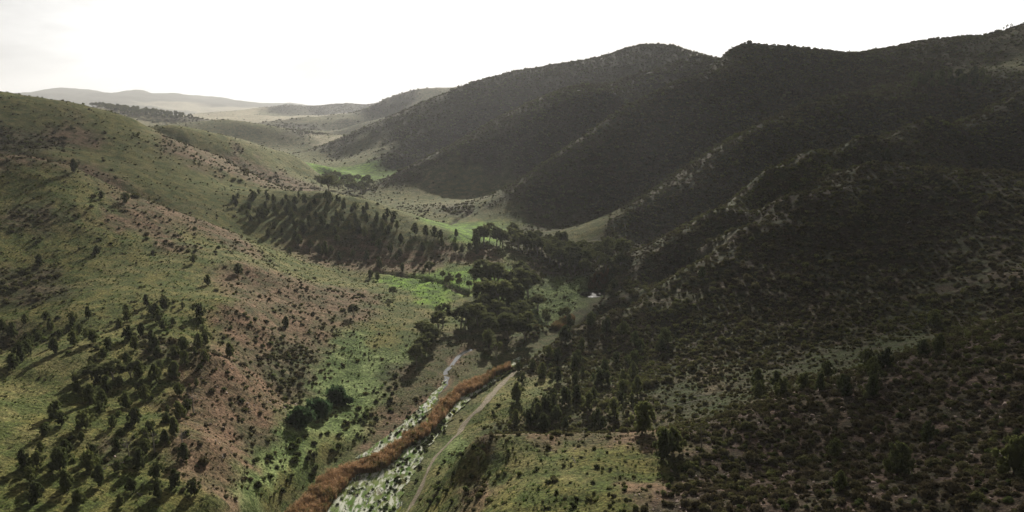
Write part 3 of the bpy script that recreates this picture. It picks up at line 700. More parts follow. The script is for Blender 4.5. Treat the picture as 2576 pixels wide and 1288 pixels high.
# ------------------------------------------------------------------ planting single trees and bushes, each an object of its own
ALLPOS = []
COUNT = {}
def plant(kind, protos, x, y, s, label, cat, group, parts=('trunk', 'crown'), sz=None, far=False):
    tm_, cm_ = protos[rng.integers(len(protos))]
    r = bpy.data.objects.new(kind, None); COL.objects.link(r); r.empty_display_size = 1
    z = float(hgt(np.array([x]), np.array([y]))[0])
    r.location = (x, y, z - 0.05); r.rotation_euler = (rng.uniform(-.06, .06), rng.uniform(-.06, .06), rng.uniform(0, 6.28))
    r.scale = (s * rng.uniform(.88, 1.12), s * rng.uniform(.88, 1.12), (sz or s) * rng.uniform(.95, 1.05))
    r['label'] = label; r['category'] = cat
    if group: r['group'] = group
    for nm, m in zip(parts, (tm_, cm_)):
        o = bpy.data.objects.new(nm, m); COL.objects.link(o); o.parent = r
    ALLPOS.append((x, y, s)); COUNT[kind] = COUNT.get(kind, 0) + 1
    return r
def inpoly(u, v, P):
    c = False; j = len(P) - 1
    for i in range(len(P)):
        if (P[i][1] > v) != (P[j][1] > v) and u < (P[j][0] - P[i][0]) * (v - P[i][1]) / (P[j][1] - P[i][1]) + P[i][0]: c = not c
        j = i
    return c
def scatter_in(poly, n, gap, ymin=0, ymax=1e9):
    """n ground points spread over the patch of land whose outline is given by photograph points"""
    W = [h for h in (hit(*p) for p in poly) if h]; out = []
    us = [p[0] for p in poly]; vs = [p[1] for p in poly]; tries = 0
    while len(out) < n and tries < n * 40:
        tries += 1
        u, v = rng.uniform(min(us), max(us)), rng.uniform(min(vs), max(vs))
        if not inpoly(u, v, poly): continue
        if 1462 < u < 1528 and 712 < v < 800: continue      # the open pool and its bank
        h = hit(u, v)
        if h is None or not (ymin < h[1] < ymax): continue
        if any((h[0] - a) ** 2 + (h[1] - b) ** 2 < gap * gap for a, b in out): continue
        out.append((h[0], h[1]))
    return out

def pine(x, y, h, label, group): return plant('pine_tree', PINES, x, y, h / 5.0, label, 'pine tree', group)
def gum(x, y, h, label, group, wide=1.0): return plant('gum_tree', GUMS, x, y, h / 14.0 * wide, label, 'tree', group, sz=h / 14.0)

# --- pines
g_w = 'pines scattered over the wooded spur'
for x, y in scatter_in([(585, 490), (700, 485), (800, 495), (900, 515), (1000, 555), (1000, 600), (900, 600), (800, 590), (720, 590), (640, 570), (590, 520)], 84, 4.2, 380, 530):
    pine(x, y, rng.uniform(3.2, 6.8), 'dark cypress pine in the thick stand covering the low wooded spur in mid valley', g_w)
for x, y in scatter_in([(640, 585), (800, 600), (1000, 600), (1060, 640), (960, 680), (820, 650), (700, 610)], 16, 7, 370, 470):
    pine(x, y, rng.uniform(4, 6.5), 'cypress pine casting a long shadow on the foot of the wooded spur', 'pines on the foot of the wooded spur')
lone = [(1012, 682, 5, 'small lone pine beside the eroded channel below the wooded spur'), (955, 672, 5.5, 'lone round pine on bare ground below the wooded spur'), (1064, 634, 7, 'tall pine in the middle of the open brown tip of the spur'),
        (1112, 622, 6.5, 'round pine standing alone on the brown tip of the spur'), (1146, 634, 6, 'left tree of the three pines close together on the spur tip'), (1162, 636, 6.2, 'right tree of the three pines close together on the spur tip'),
        (1180, 630, 5, 'thin pine just left of the tree pair with long bare ground on the spur tip'), (1200, 640, 6, 'slim pine nearest the bright green flat on the spur tip'), (1045, 590, 8.5, 'tall dark pine leading the row at the crest end of the spur'),
        (1072, 594, 8, 'second pine in the row at the crest end of the spur'), (1092, 598, 8, 'pine of ragged outline in the row at the crest end of the spur'), (1108, 600, 6, 'last small pine in the row at the crest end of the spur'),
        (1148, 596, 5.5, 'small pine alone beside the far light green flat'), (998, 655, 5, 'small pine midway between eroded channel and spur crest'),
        (1196, 622, 9, 'big broad tree on the spur tip by the far green flat'), (818, 642, 9.5, 'big round tree on the lower edge of the wooded spur by the dark gully')]
for u, v, h, lb in lone:
    q = hit(u, v); pine(q[0], q[1], h * 0.85, lb, None)
left_poly = [(120, 800), (300, 790), (520, 760), (545, 830), (510, 950), (480, 1100), (330, 1180), (60, 1200), (60, 1130), (180, 980), (200, 900), (60, 880)]
for x, y in scatter_in(left_poly, 88, 3.6, 90, 260):
    pine(x, y, rng.uniform(2.0, 4.7), 'cypress pine in the open wood on the shadow striped left slope', 'pines of the open wood on the left slope')
for x, y in scatter_in([(0, 820), (90, 800), (110, 900), (0, 950)], 9, 3.5, 120, 260):
    pine(x, y, rng.uniform(3, 5), 'pine in the small gully at the left edge behind the pale grass spur', 'pines in the gully at the left edge')
for x, y in scatter_in([(60, 1180), (480, 1150), (560, 1288), (40, 1288)], 16, 3.5, 80, 160):
    pine(x, y, rng.uniform(2.2, 4.2), 'short pine on the bottom left foreground slope', 'short pines of the bottom left foreground')
right_poly = [(1290, 940), (1390, 890), (1520, 900), (1640, 880), (1640, 1000), (1600, 1070), (1480, 1085), (1260, 1085), (1270, 1000)]
for x, y in scatter_in(right_poly, 46, 2.6, 130, 260):
    pine(x, y, rng.uniform(2.8, 5.6), 'slim tall pine in the dark grove behind the grassy terrace edge', 'pines in the grove behind the terrace')
for x, y in scatter_in([(1400, 830), (1560, 800), (1680, 860), (1660, 900), (1420, 890)], 9, 5, 180, 280):
    pine(x, y, rng.uniform(4.5, 6.5), 'pine standing among shrubs on the lower right slope above the grove', 'pines above the grove')
spots = [(100, 672, 4.5, 'dark round pine alone on the striped grass of the left slope'), (245, 640, 3.6, 'small dark tree with a long shadow on the left grass slope'), (487, 662, 3.6, 'small round pine where the left slope turns brown'), (601, 690, 4.6, 'upright pine on top of the brown slope crest'),
         (525, 718, 4.0, 'round bushy pine beside the crest where grass turns brown'), (415, 780, 4.8, 'dark conical pine in the middle of the left slope'), (369, 770, 4.0, 'pale green loose pine left of the dark conical one'), (720, 825, 4.4, 'loose dark tree alone in the middle of the brown slope'),
         (932, 700, 4.6, 'dark pine at the foot of the brown slope by the meadow'), (950, 705, 3.8, 'smaller pine right beside the dark one at the slope foot'), (954, 672, 4.2, 'dark pine at the far side of the meadow channel'), (187, 436, 6.5, 'dark double tree on the crest of the near left hill'),
         (578, 900, 4.6, 'pine standing alone on bare brown slope'), (730, 640, 4, 'low dark tree on the far edge of the near left hill'), (315, 512, 5.0, 'round green tree on the near left hill just under its crest'), (255, 500, 3.5, 'dark bush clump tree on the near left hill'),
         (1615, 1090, 6.6, 'tall dark pine on the corner of the terrace edge'), (1665, 1155, 5.6, 'broad dark pine on the terrace beside the rocky slope'), (1693, 1140, 4.9, 'dark pine just behind the broad one by the rocky slope'), (2127, 1000, 4.3, 'compact dark pine on the rim of the rocky right slope'),
         (2190, 998, 4.6, 'narrow upright pine right of the compact one on the rocky rim'), (2255, 1198, 5.3, 'large dark pine in the lower middle of the rocky right slope'), (2112, 1240, 3.4, 'thin pine low on the rocky slope'), (2230, 925, 4.6, 'pine in the dark gully just beyond the rocky rim'),
         (2355, 895, 5.0, 'pine beyond the rim against the faint wheel tracks'), (2181, 930, 4.8, 'leafy pine left of its neighbour in the dark gully'), (2320, 895, 3.8, 'short pine beside the one against the wheel tracks'), (1905, 985, 6, 'pine in the dark gully above the terrace'),
         (1950, 975, 4.6, 'lower pine beside the one in the dark gully'), (2020, 980, 4, 'squat dark pine on the gully rim'), (2060, 985, 4, 'bushy dark pine on the gully rim'), (2550, 1200, 6, 'big dark tree at the right edge of the foreground'), (2330, 1115, 3.8, 'slender dark pine in mid rocky slope'),
         (2098, 1150, 3.4, 'small dark tree left on the rocky slope'), (1230, 875, 7, 'tree with bare stems in front of the creek wood'), (1765, 700, 4.6, 'narrow pine alone on the dark right slope'), (2228, 405, 6.5, 'single dark tree on the upper dark right slope'),
         (2350, 820, 5, 'bright green bushy tree in the bottom of the dark gully'), (1545, 728, 5.0, 'tree at the narrow end of the creek pool')]
for u, v, h, lb in spots:
    q = hit(u, v)
    if q: pine(q[0], q[1], h, lb, None)
for x, y in scatter_in([(1900, 1000), (2100, 940), (2230, 920), (2230, 960), (2000, 1010)], 7, 3.5, 120, 260):
    pine(x, y, rng.uniform(3, 4.6), 'dark pine in the row along the gully rim on the right', 'row of pines along the gully rim')

# --- gum trees along the creek
W = [((1200, 720), (1290, 690), (1350, 740), (1340, 790), (1210, 790)), ]
for x, y in scatter_in([(1195, 730), (1330, 720), (1350, 770), (1330, 800), (1200, 800)], 9, 7, 270, 420):
    gum(x, y, rng.uniform(13, 17), 'large dark gum tree in the grove in the middle of the creek wood', 'gums of the middle creek wood', 1.1)
for x, y in scatter_in([(1060, 850), (1180, 830), (1200, 860), (1320, 860), (1340, 830), (1370, 780), (1200, 800), (1100, 810)], 22, 5.5, 215, 330):
    gum(x, y, rng.uniform(7, 10), 'gum tree in the dense wood beside the far end of the reeds', 'gums of the near creek wood', 1.25)
for x, y in scatter_in([(1010, 920), (1060, 850), (1100, 870), (1080, 925)], 5, 4.5, 180, 300):
    gum(x, y, rng.uniform(6.5, 8.5), 'rounded gum tree on the left bank in front of the creek wood', 'gums on the left bank', 1.1)
for x, y in scatter_in([(1200, 612), (1420, 640), (1550, 640), (1580, 670), (1540, 700), (1430, 690), (1330, 640)], 42, 7, 330, 520):
    gum(x, y, rng.uniform(8, 12), 'dark gum tree in the shaded wood at the foot of the right hills', 'gums in the shaded wood under the right hills', 1.15)
for x, y in scatter_in([(1205, 600), (1400, 600), (1420, 630), (1210, 622)], 12, 6, 380, 560):
    gum(x, y, rng.uniform(8, 11), 'gum tree in the far row behind the light green flat', 'gums behind the light green flat')
for x, y in scatter_in([(770, 452), (850, 450), (935, 462), (950, 478), (900, 492), (820, 482), (790, 470)], 26, 9, 480, 950):
    gum(x, y, rng.uniform(8, 12), 'distant gum tree in the small wood in mid valley', 'gums of the distant valley wood', 1.3)
for x, y in scatter_in([(1340, 860), (1430, 810), (1420, 785), (1370, 805)], 5, 4, 220, 400):
    plant('gum_tree', GUMS, x, y, rng.uniform(.30, .42), 'small dark gum tree overhanging the far creek', 'tree', 'small gums over the far creek')
for x, y in scatter_in([(1075, 700), (1170, 735), (1190, 725), (1100, 690)], 5, 4, 250, 420):
    plant('gum_tree', GUMS, x, y, rng.uniform(.28, .40), 'small leafy tree beside the eroded meadow channel', 'tree', 'small trees along the meadow channel')
for u, v, s, lb in ((1130, 722, .5, 'dark green round tree at the bend of the meadow channel'), (990, 748, .36, 'thin tree alone in the middle of the brown to green slope foot'), (890, 800, .40, 'open loose tree on the lower brown slope'),
                    (1290, 820, .55, 'light topped gum standing forward of the creek wood'), (1080, 690, .5, 'leafy tree in front of the bright green flat')):
    q = hit(u, v); plant('gum_tree', GUMS, q[0], q[1], s, lb, 'tree', None)
q = hit(1250, 905); plant('slender_gum_tree', SLIM, q[0], q[1], .85, 'slender gum with a high small crown at the end of the reeds', 'tree', None)
q = hit(1205, 1170); plant('slender_gum_tree', SLIM, q[0], q[1], .42, 'bare stemmed little tree at the left end of the terrace', 'tree', None)
# --- broad yellow-green tree group and the dark bush group
for u, v, s in ((240, 960, .5), (285, 955, .55), (330, 950, .5)):
    q = hit(u, v); plant('broad_tree', GUMS, q[0], q[1], s, 'broad rounded olive tree in the clump amid the pines on the left slope', 'tree', 'olive trees of the left slope clump', sz=s * .62)
for u, v, s, lb in ((765, 1068, 4.2, 'huge dense green bush at the near end of the clump below the brown slope'), (806, 1045, 4.4, 'tall dense green bush in the middle of the clump below the brown slope'), (845, 1010, 4.0, 'dense green bush at the far end of the clump below the brown slope'),
                    (868, 1016, 2.6, 'smaller dense bush on the creek side of the clump below the brown slope')):
    q = hit(u, v); plant('large_bush', DENSE, q[0], q[1], s, lb, 'bush', None, parts=('stems', 'crown'), sz=s * 1.15)
# --- dead trees and fallen wood
for u, v, s, lb in ((487, 1040, 1.0, 'grey leafless tree with fine branches among pines at the edge of the brown slope'), (326, 1155, .75, 'bare grey tree beside fallen branches low on the left slope'), (390, 1140, .8, 'leafless grey tree right of the middle of the left wood'),
                    (458, 1130, .8, 'bare pale tree at the lower edge of the left wood'), (1470, 1108, .35, 'broken grey stump upright on the terrace edge'), (1764, 1130, .8, 'thin dead trunk standing at the corner of the rocky slope'), (1218, 1120, .45, 'twisted dead tree on the rim of the terrace'),
                    (2190, 912, .5, 'pale dead tree leaning in the dark gully'), (2245, 915, .35, 'small bare tree in the dark gully')):
    q = hit(u, v)
    plant('dead_tree', DEADS, q[0], q[1], s, lb, 'dead tree', None, parts=('trunk', 'branches'))
def log_mesh(seed, L=3.0):
    rg = np.random.default_rng(seed); g = Geo()
    tube(g, [(-L / 2, 0, .12), (-L / 5, .15, .2), (L / 5, -.1, .18), (L / 2, .25, .35)], (.16, .13, .10, .04), 7)
    for i in range(5):
        x = rg.uniform(-L * .3, L * .45); an = rg.uniform(-1.2, 1.2); e = rg.uniform(.5, 1.3); tube(g, [(x, 0, .18), (x + e * .5, sin(an) * e * .5, .4), (x + e, sin(an) * e, .5 + .3 * rg.random())], (.06, .04, .015), 5)
    return g.mesh('fallen_branch', bark_dead)
LOGS = [log_mesh(500 + i) for i in range(3)]
for i, (u, v, s, lb) in enumerate([(1462, 1150, .6, 'weathered grey fallen branch lying on the terrace grass'), (1445, 1160, .5, 'short pale fallen branch left of the stump on the terrace'), (290, 1170, 1.0, 'fallen grey trunk in the low left wood'), (248, 1185, .8, 'thin fallen branch left of the grey trunk in the wood'),
                                   (2290, 560, 1.6, 'pale fallen dead tree high on the dark right slope'), (560, 1150, .6, 'broken pale branch on the bottom brown slope'), (350, 1245, .6, 'short grey log at the bottom left'), (2440, 1010, .7, 'pale fallen branch among stones on the rocky slope'),
                                   (1900, 1130, .6, 'small fallen branch on the left part of the rocky slope'), (2520, 1150, .8, 'long thin pale branch on the rocky slope near the right edge'), (2050, 1240, .6, 'grey fallen branch at the bottom of the rocky slope'), (2160, 1090, .6, 'bleached fallen branch in the middle of the rocky slope')]):
    q = hit(u, v)
    o = link('fallen_branch', LOGS[i % 3], loc=(q[0], q[1], q[2] - .03), label=lb, category='fallen branch'); o.rotation_euler = (0, 0, rng.uniform(0, 6.28)); o.scale = (s,) * 3
# --- distant trees
for x, y in scatter_in([(130, 256), (250, 262), (350, 273), (490, 303), (400, 302), (260, 280), (160, 270)], 130, 11, 1300, 2300):
    plant('distant_tree', GUMS, x, y, rng.uniform(.8, 1.4), 'tiny distant tree in the dark wood on the ridge behind the left hill', 'tree', 'trees on the distant wooded ridge', sz=rng.uniform(.8, 1.1))
sky_pts = [(1146, 3), (1163, 3), (1190, 3), (1247, 3), (1275, 3), (1292, 3), (1310, 2), (1345, 2), (1410, 3), (1425, 2), (1447, 3), (1470, 2), (1522, 4), (1630, 2), (1655, 2), (1700, 2), (1730, 3)]
def crest_point(u, y0, y1):
    """ground point standing highest against the sky in the column through u, between two distances"""
    b = None
    for Y in np.linspace(y0, y1, 120):
        x = (u - 1288) / FPX * (Y * cp_); x = (u - 1288) / FPX * Y * 1.0
        z = float(hgt(np.array([x]), np.array([Y]))[0]); e = (z - CZ) / Y
        if b is None or e > b[0]: b = (e, x, Y)
    return b[1], b[2]
for u, h in sky_pts:
    x, y = crest_point(u, 1100, 1600); plant('skyline_tree', SLIM, x, y, h * 1.5 / 9, 'tiny lone tree on the skyline spur of the round summit', 'tree', 'tiny trees on the skyline spur', sz=h * 1.2 / 9)
for i in range(70):
    u = rng.choice([rng.uniform(1770, 2060), rng.uniform(1940, 2180), rng.uniform(2180, 2440)]); x, y = crest_point(u, 600, 950)
    plant('skyline_tree', SLIM if rng.random() < .5 else GUMS, x + rng.uniform(-6, 6), y + rng.uniform(-14, 6), rng.uniform(.15, .30), 'low scrubby tree fringing the skyline of the right hills', 'tree', 'scrubby trees along the right skyline', sz=rng.uniform(.13, .24))
for u, h in ((2482, 6), (2492, 5), (2520, 3), (2550, 6), (2475, 4)):
    x, y = crest_point(u, 600, 950); plant('skyline_tree', SLIM, x, y, h / 9, 'open crowned tree against the sky at the far right of the ridge', 'tree', 'trees at the far right of the skyline', sz=h / 9)
for x, y in scatter_in([(2280, 190), (2480, 185), (2520, 215), (2300, 225)], 34, 7, 350, 900):
    pine(x, y, rng.uniform(5, 8), 'dark tree in the wood high in the upper right hollow', 'trees in the upper right hollow')

# --- single large bushes
def bushes(poly, n, gap, lo, hi, label, group, y0=0, y1=1e9, protos=BUSHES):
    for x, y in scatter_in(poly, n, gap, y0, y1):
        s = rng.uniform(lo, hi); plant('bush', protos, x, y, s, label, 'bush', group, parts=('stems', 'crown'), sz=s * rng.uniform(.8, 1.1))
bushes([(640, 1160), (800, 1080), (900, 1020), (960, 960), (1010, 940), (1040, 980), (960, 1060), (860, 1140), (760, 1220), (700, 1260), (640, 1230)], 44, 1.9, .7, 1.35, 'leafy green bush on the left creek bank between brown slope and reeds', 'bushes on the left creek bank')
bushes([(1020, 1140), (1110, 1060), (1140, 1080), (1080, 1160), (1040, 1230), (990, 1230)], 14, 1.6, .6, 1.0, 'yellow green bush between the wet flat and the dirt track', 'bushes beside the dirt track')
bushes([(1080, 1190), (1180, 1100), (1230, 1110), (1200, 1200), (1150, 1270), (1080, 1285)], 18, 1.7, .5, 1.05, 'round green bush on the bank between dirt track and terrace', 'bushes on the bank below the terrace')
bushes([(1220, 1130), (1620, 1110), (1640, 1280), (1240, 1280)], 24, 2.0, .3, .7, 'small dark bush dotted on the open terrace grass', 'bushes on the terrace grass')
bushes([(1700, 1110), (2100, 1000), (2560, 850), (2570, 1285), (1660, 1285)], 90, 2.0, .4, .8, 'olive saltbush among stones on the rocky right slope', 'bushes of the rocky right slope', 60, 175)
bushes([(560, 800), (760, 800), (860, 880), (800, 980), (620, 1080), (560, 1000)], 40, 3, .5, 1.0, 'dark bush on the brown slope above the creek', 'bushes of the brown slope')
bushes([(60, 460), (500, 560), (620, 640), (250, 640), (40, 620)], 34, 5, .7, 1.3, 'dark bush on the open grass of the near left hill', 'bushes of the near left hill')
bushes(left_poly, 60, 2.2, .5, 1.2, 'green bush between the pines of the shadow striped left slope', 'bushes between the pines on the left slope')
bushes([(1210, 1060), (1300, 960), (1400, 900), (1480, 880), (1290, 1040)], 14, 2.5, .7, 1.1, 'green bush at the mouth of the side gully', 'bushes at the gully mouth')
print('planted', COUNT)

# ------------------------------------------------------------------ what nobody could count: shrub cover, tussocks, reeds, stones
def stuff(name, label, P, rot, scl, kindv, which, protos):
    """one object: the protos set on every point"""
    pm = mesh_np(name, P, np.zeros((0, 3), dtype=np.int32)) if False else bpy.data.meshes.new(name)
    pm.vertices.add(len(P)); pm.vertices.foreach_set('co', P.astype(np.float32).ravel())
    for n, a, t, k in (('rot', rot, 'FLOAT_VECTOR', 'vector'), ('scl', scl, 'FLOAT_VECTOR', 'vector'), ('kind', kindv, 'FLOAT', 'value'), ('which', which, 'INT', 'value')):
        at_ = pm.attributes.new(n, t, 'POINT'); at_.data.foreach_set(k, np.ascontiguousarray(a.astype(np.int32 if t == 'INT' else np.float32)).ravel())
    o = bpy.data.objects.new(name, pm); COL.objects.link(o); o['kind'] = 'stuff'; o['label'] = label
    c = bpy.data.collections.new(name + '_shapes')
    for i, m in enumerate(protos): c.objects.link(bpy.data.objects.new('%s_%02d' % (name, i), m))
    ng = bpy.data.node_groups.new(name, 'GeometryNodeTree')
    ng.interface.new_socket('Geometry', in_out='INPUT', socket_type='NodeSocketGeometry'); ng.interface.new_socket('Geometry', in_out='OUTPUT', socket_type='NodeSocketGeometry')
    N, L = ng.nodes, ng.links
    gi, go = N.new('NodeGroupInput'), N.new('NodeGroupOutput')
    m2p = N.new('GeometryNodeMeshToPoints'); iop = N.new('GeometryNodeInstanceOnPoints'); ci = N.new('GeometryNodeCollectionInfo')
    ci.inputs['Collection'].default_value = c; ci.inputs['Separate Children'].default_value = True; ci.inputs['Reset Children'].default_value = True
    iop.inputs['Pick Instance'].default_value = True
    def att(n, t):
        a = N.new('GeometryNodeInputNamedAttribute'); a.data_type = t; a.inputs['Name'].default_value = n; return [s for s in a.outputs if s.enabled and s.name == 'Attribute'][0]
    L.new(gi.outputs[0], m2p.inputs['Mesh']); L.new(m2p.outputs[0], iop.inputs['Points']); L.new(ci.outputs[0], iop.inputs['Instance'])
    L.new(att('which', 'INT'), iop.inputs['Instance Index'])
    e2r = N.new('FunctionNodeEulerToRotation'); L.new(att('rot', 'FLOAT_VECTOR'), e2r.inputs[0]); L.new(e2r.outputs[0], iop.inputs['Rotation'])
    L.new(att('scl', 'FLOAT_VECTOR'), iop.inputs['Scale']); L.new(iop.outputs[0], go.inputs[0])
    md = o.modifiers.new('growth', 'NODES'); md.node_group = ng
    return o

def area_points(dens_fun, lim, r0, r1, tmax=radians(46)):
    """random ground points between two distances; at most lim per square metre, thinned by the local cover"""
    A = tmax * (r1 * r1 - r0 * r0); n = int(A * lim)
    t = rng.uniform(-tmax, tmax, n); r = np.sqrt(rng.uniform(r0 * r0, r1 * r1, n)); x = r * np.sin(t); y = r * np.cos(t)
    c = cov_at(x, y)
    wd_, ww_ = pl_dist(x, y, WET); sd_, sw_ = pl_dist(x, y, SIDE)
    tdist, _ = pl_dist(x, y, TRACK)
    ok = (wd_ > ww_ + 1.0) & (sd_ > sw_ + .5) & (tdist > 2.0)
    keep = ok & (rng.random(n) < dens_fun(c, x, y))
    return x[keep], y[keep], c[keep]
TRACK = [on_ground(*p) for p in ((1016, 1320, 0), (1061, 1224, 0), (1118, 1125, 0), (1176, 1058, 0), (1223, 1007, 0), (1288, 942, 0))]

shrub_leaf = leaf_material('shrub_cover_foliage', (0.118, 0.096, 0.056), (0.142, 0.136, 0.060), (0.200, 0.215, 0.074), instancer=True, transl=0.22)
def shrub_lo(seed, leafn=110):
    rg = np.random.default_rng(seed); g = Geo()
    for i in range(3):
        c = (rg.uniform(-.3, .3), rg.uniform(-.3, .3), rg.uniform(.2, .42)); s = rg.uniform(.42, .62)
        V, F = blob(c, (s, s, s * .75), ICO1, .45, seed * 9 + i); g.add(V, F, rg.uniform(0.05, .4))
        P = shell_pts(c, (s * 1.15, s * 1.15, s * .95), leafn // 3, rg, .85, -.2); g.add(*leaf_tris(P, .17, rg=rg))
    return g.mesh('shrub', shrub_leaf)
SHRUBS = [shrub_lo(600 + i) for i in range(8)]
def put_shrubs(name, label, parts, size, sq):
    X = np.concatenate([p[0] for p in parts]); Y = np.concatenate([p[1] for p in parts]); C = np.concatenate([p[2] for p in parts]); S = np.concatenate([np.full(len(p[0]), p[3]) for p in parts])
    n = len(X); Z = hgt(X, Y) - .04
    s = S * size * np.exp(rng.normal(0, .32, n)) * (.62 + .48 * np.clip(C[:, 4], 0, 1)); s = np.clip(s * np.exp(rng.normal(0, .2, n)), .2, 4)
    rot = np.stack([rng.uniform(-.15, .15, n), rng.uniform(-.15, .15, n), rng.uniform(0, 6.28, n)], 1)
    scl = np.stack([s, s * rng.uniform(.8, 1.2, n), s * sq * rng.uniform(.7, 1.3, n)], 1)
    kv = np.clip(rng.normal(.20 + .58 * C[:, 3], .26, n) + .25 * vnoise(X / 30, Y / 30, 55), 0, 1)
    print(name, n)
    return stuff(name, label, np.stack([X, Y, Z], 1), rot, scl, kv, rng.integers(0, 8, n), SHRUBS)
sh = lambda c, x, y: np.clip(np.clip(c[:, 4] - .55, 0, .5) * 1.9 + c[:, 4] * np.clip(1.35 - c[:, 4], .15, 1) * (0.66 + .75 * vnoise(x / 17, y / 17, 44) + .5 * vnoise(x / 6, y / 6, 43)), 0.0, 1)
a = area_points(sh, .85, 60, 260); b = area_points(sh, .30, 260, 520); c_ = area_points(sh, .20, 520, 900); d_ = area_points(sh, .07, 900, 1700); e_ = area_points(sh, .009, 1700, 4200)
put_shrubs('shrub_cover', 'low olive and brown shrubs covering the hillsides', [a + (.50,), b + (.68,), c_ + (.95,), d_ + (1.45,), e_ + (3.2,)], 1.0, 1.0)

# grass tussocks
tus_leaf = leaf_material('tussock_blades', (0.120, 0.095, 0.055), (0.120, 0.125, 0.050), (0.110, 0.165, 0.045), instancer=True, transl=0.3)
def tussock(seed):
    rg = np.random.default_rng(seed); g = Geo(); n = 34; V = []; 
    an = rg.uniform(0, 6.28, n); R = rg.uniform(.02, .25, n); h = rg.uniform(.35, 1.0, n); o = rg.uniform(.1, .5, n)
    B = np.stack([R * np.cos(an), R * np.sin(an), np.zeros(n)], 1); T = np.stack([(R + o) * np.cos(an), (R + o) * np.sin(an), h * .8], 1); w = np.stack([-np.sin(an), np.cos(an), np.zeros(n)], 1) * .075
    g.add(np.stack([B - w, B + w, T], 1).reshape(-1, 3), np.arange(n * 3).reshape(-1, 3), np.repeat(rg.uniform(0, 1, n), 3)); return g.mesh('tussock', tus_leaf)
TUS = [tussock(700 + i) for i in range(5)]
td = lambda c, x, y: np.clip((1.15 - c[:, 4]) * (.62 + .6 * vnoise(x / 7, y / 7, 46)), 0, 1)
t1 = area_points(td, 1.15, 60, 210); t2 = area_points(td, .34, 210, 420)
X = np.concatenate([t1[0], t2[0]]); Y = np.concatenate([t1[1], t2[1]]); C = np.concatenate([t1[2], t2[2]]); n = len(X); S = np.concatenate([np.full(len(t1[0]), .38), np.full(len(t2[0]), .62)]) * np.exp(rng.normal(0, .3, n))
print('tussocks', n)
stuff('grass_tussocks', 'tufts of green and dry grass over the slopes', np.stack([X, Y, hgt(X, Y) - .02], 1), np.stack([X * 0, X * 0, rng.uniform(0, 6.28, n)], 1), np.stack([S, S, S * .8], 1), np.clip(C[:, 3] + rng.normal(0, .2, n), 0, 1), rng.integers(0, 5, n), TUS)

# stones on the rocky and brown slopes
stone_mat = plain_noise_mat('pinkish_stone', (0.17, 0.12, 0.10), (0.36, 0.28, 0.24), 2.2)
def stone(seed):
    rg = np.random.default_rng(seed); V, F = ICO1; V = V * (1 + .35 * rg.uniform(-1, 1, (len(V), 1))); V = V * [1, rg.uniform(.5, .9), rg.uniform(.3, .5)]
    return mesh_np('stone', V, F, [stone_mat])
STN = [stone(800 + i) for i in range(5)]
sf = lambda c, x, y: np.clip(c[:, 5] * (.35 + 1.1 * np.clip(vnoise(x / 5, y / 5, 48) + .3 * vnoise(x / 1.7, y / 1.7, 49), 0, 1)), 0, 1)
s1 = area_points(sf, 1.5, 60, 230); X, Y, C = s1; n = len(X); S = .14 * np.exp(rng.normal(0, .5, n)); print('stones', n)
stuff('stones', 'scattered pinkish stones on the rocky slopes', np.stack([X, Y, hgt(X, Y)], 1), rng.uniform(-.5, .5, (n, 3)) * [1, 1, 6], np.stack([S, S, S], 1), X * 0, rng.integers(0, 5, n), STN)

# the reed bed: russet band winding along the creek
reed_leaf = leaf_material('russet_reeds', (0.170, 0.150, 0.060), (0.370, 0.225, 0.115), (0.520, 0.350, 0.210), instancer=True, transl=0.35)
def reed(seed):
    rg = np.random.default_rng(seed); g = Geo(); n = 46
    an = rg.uniform(0, 6.28, n); R = rg.uniform(0, .45, n); h = rg.uniform(1.3, 2.3, n); l = rg.normal(0, .22, (n, 2)); B = np.stack([R * np.cos(an), R * np.sin(an), np.zeros(n)], 1)
    T = B + np.stack([l[:, 0], l[:, 1] , h], 1); M = (B + T) / 2 + np.stack([l[:, 0] * -.15, l[:, 1] * -.15, h * 0], 1); a2 = rg.uniform(0, 6.28, n); w = np.stack([np.cos(a2), np.sin(a2), a2 * 0], 1) * .045
    sh_ = np.repeat(rg.uniform(0, 1, n), 5)
    V = np.stack([B - w, B + w, M - w * .9, M + w * .9, T], 1).reshape(-1, 3); k = np.arange(n)[:, None] * 5
    F = np.concatenate([k + [[0, 1, 3]], k + [[0, 3, 2]], k + [[2, 3, 4]]]); g.add(V, F, sh_)
    P = T + rg.normal(0, .04, (n, 3)); g.add(*leaf_tris(P, .10, rg=rg)); return g.mesh('reed', reed_leaf)
REED = [reed(900 + i) for i in range(5)]
LEFT = [(690, 1330), (713, 1290), (755, 1252), (806, 1200), (838, 1175), (885, 1160), (940, 1142), (987, 1110), (1042, 1076), (1079, 1056), (1091, 1033), (1112, 1004), (1163, 966), (1200, 947), (1246, 928), (1278, 912)]
RIGHT = [(780, 1330), (800, 1300), (838, 1250), (871, 1212), (894, 1190), (940, 1188), (987, 1160), (1014, 1130), (1070, 1097), (1107, 1060), (1130, 1028), (1158, 998), (1200, 979), (1246, 946), (1286, 926)]
def resample(P, n, lower=0):
    P = np.array([atz(u, v + lower * (v - 700) / 600, 0)[:2] for u, v in P]); d = np.r_[0, np.cumsum(np.hypot(*np.diff(P, axis=0).T))]; s = np.linspace(0, d[-1], n); return np.stack([np.interp(s, d, P[:, 0]), np.interp(s, d, P[:, 1])], 1)
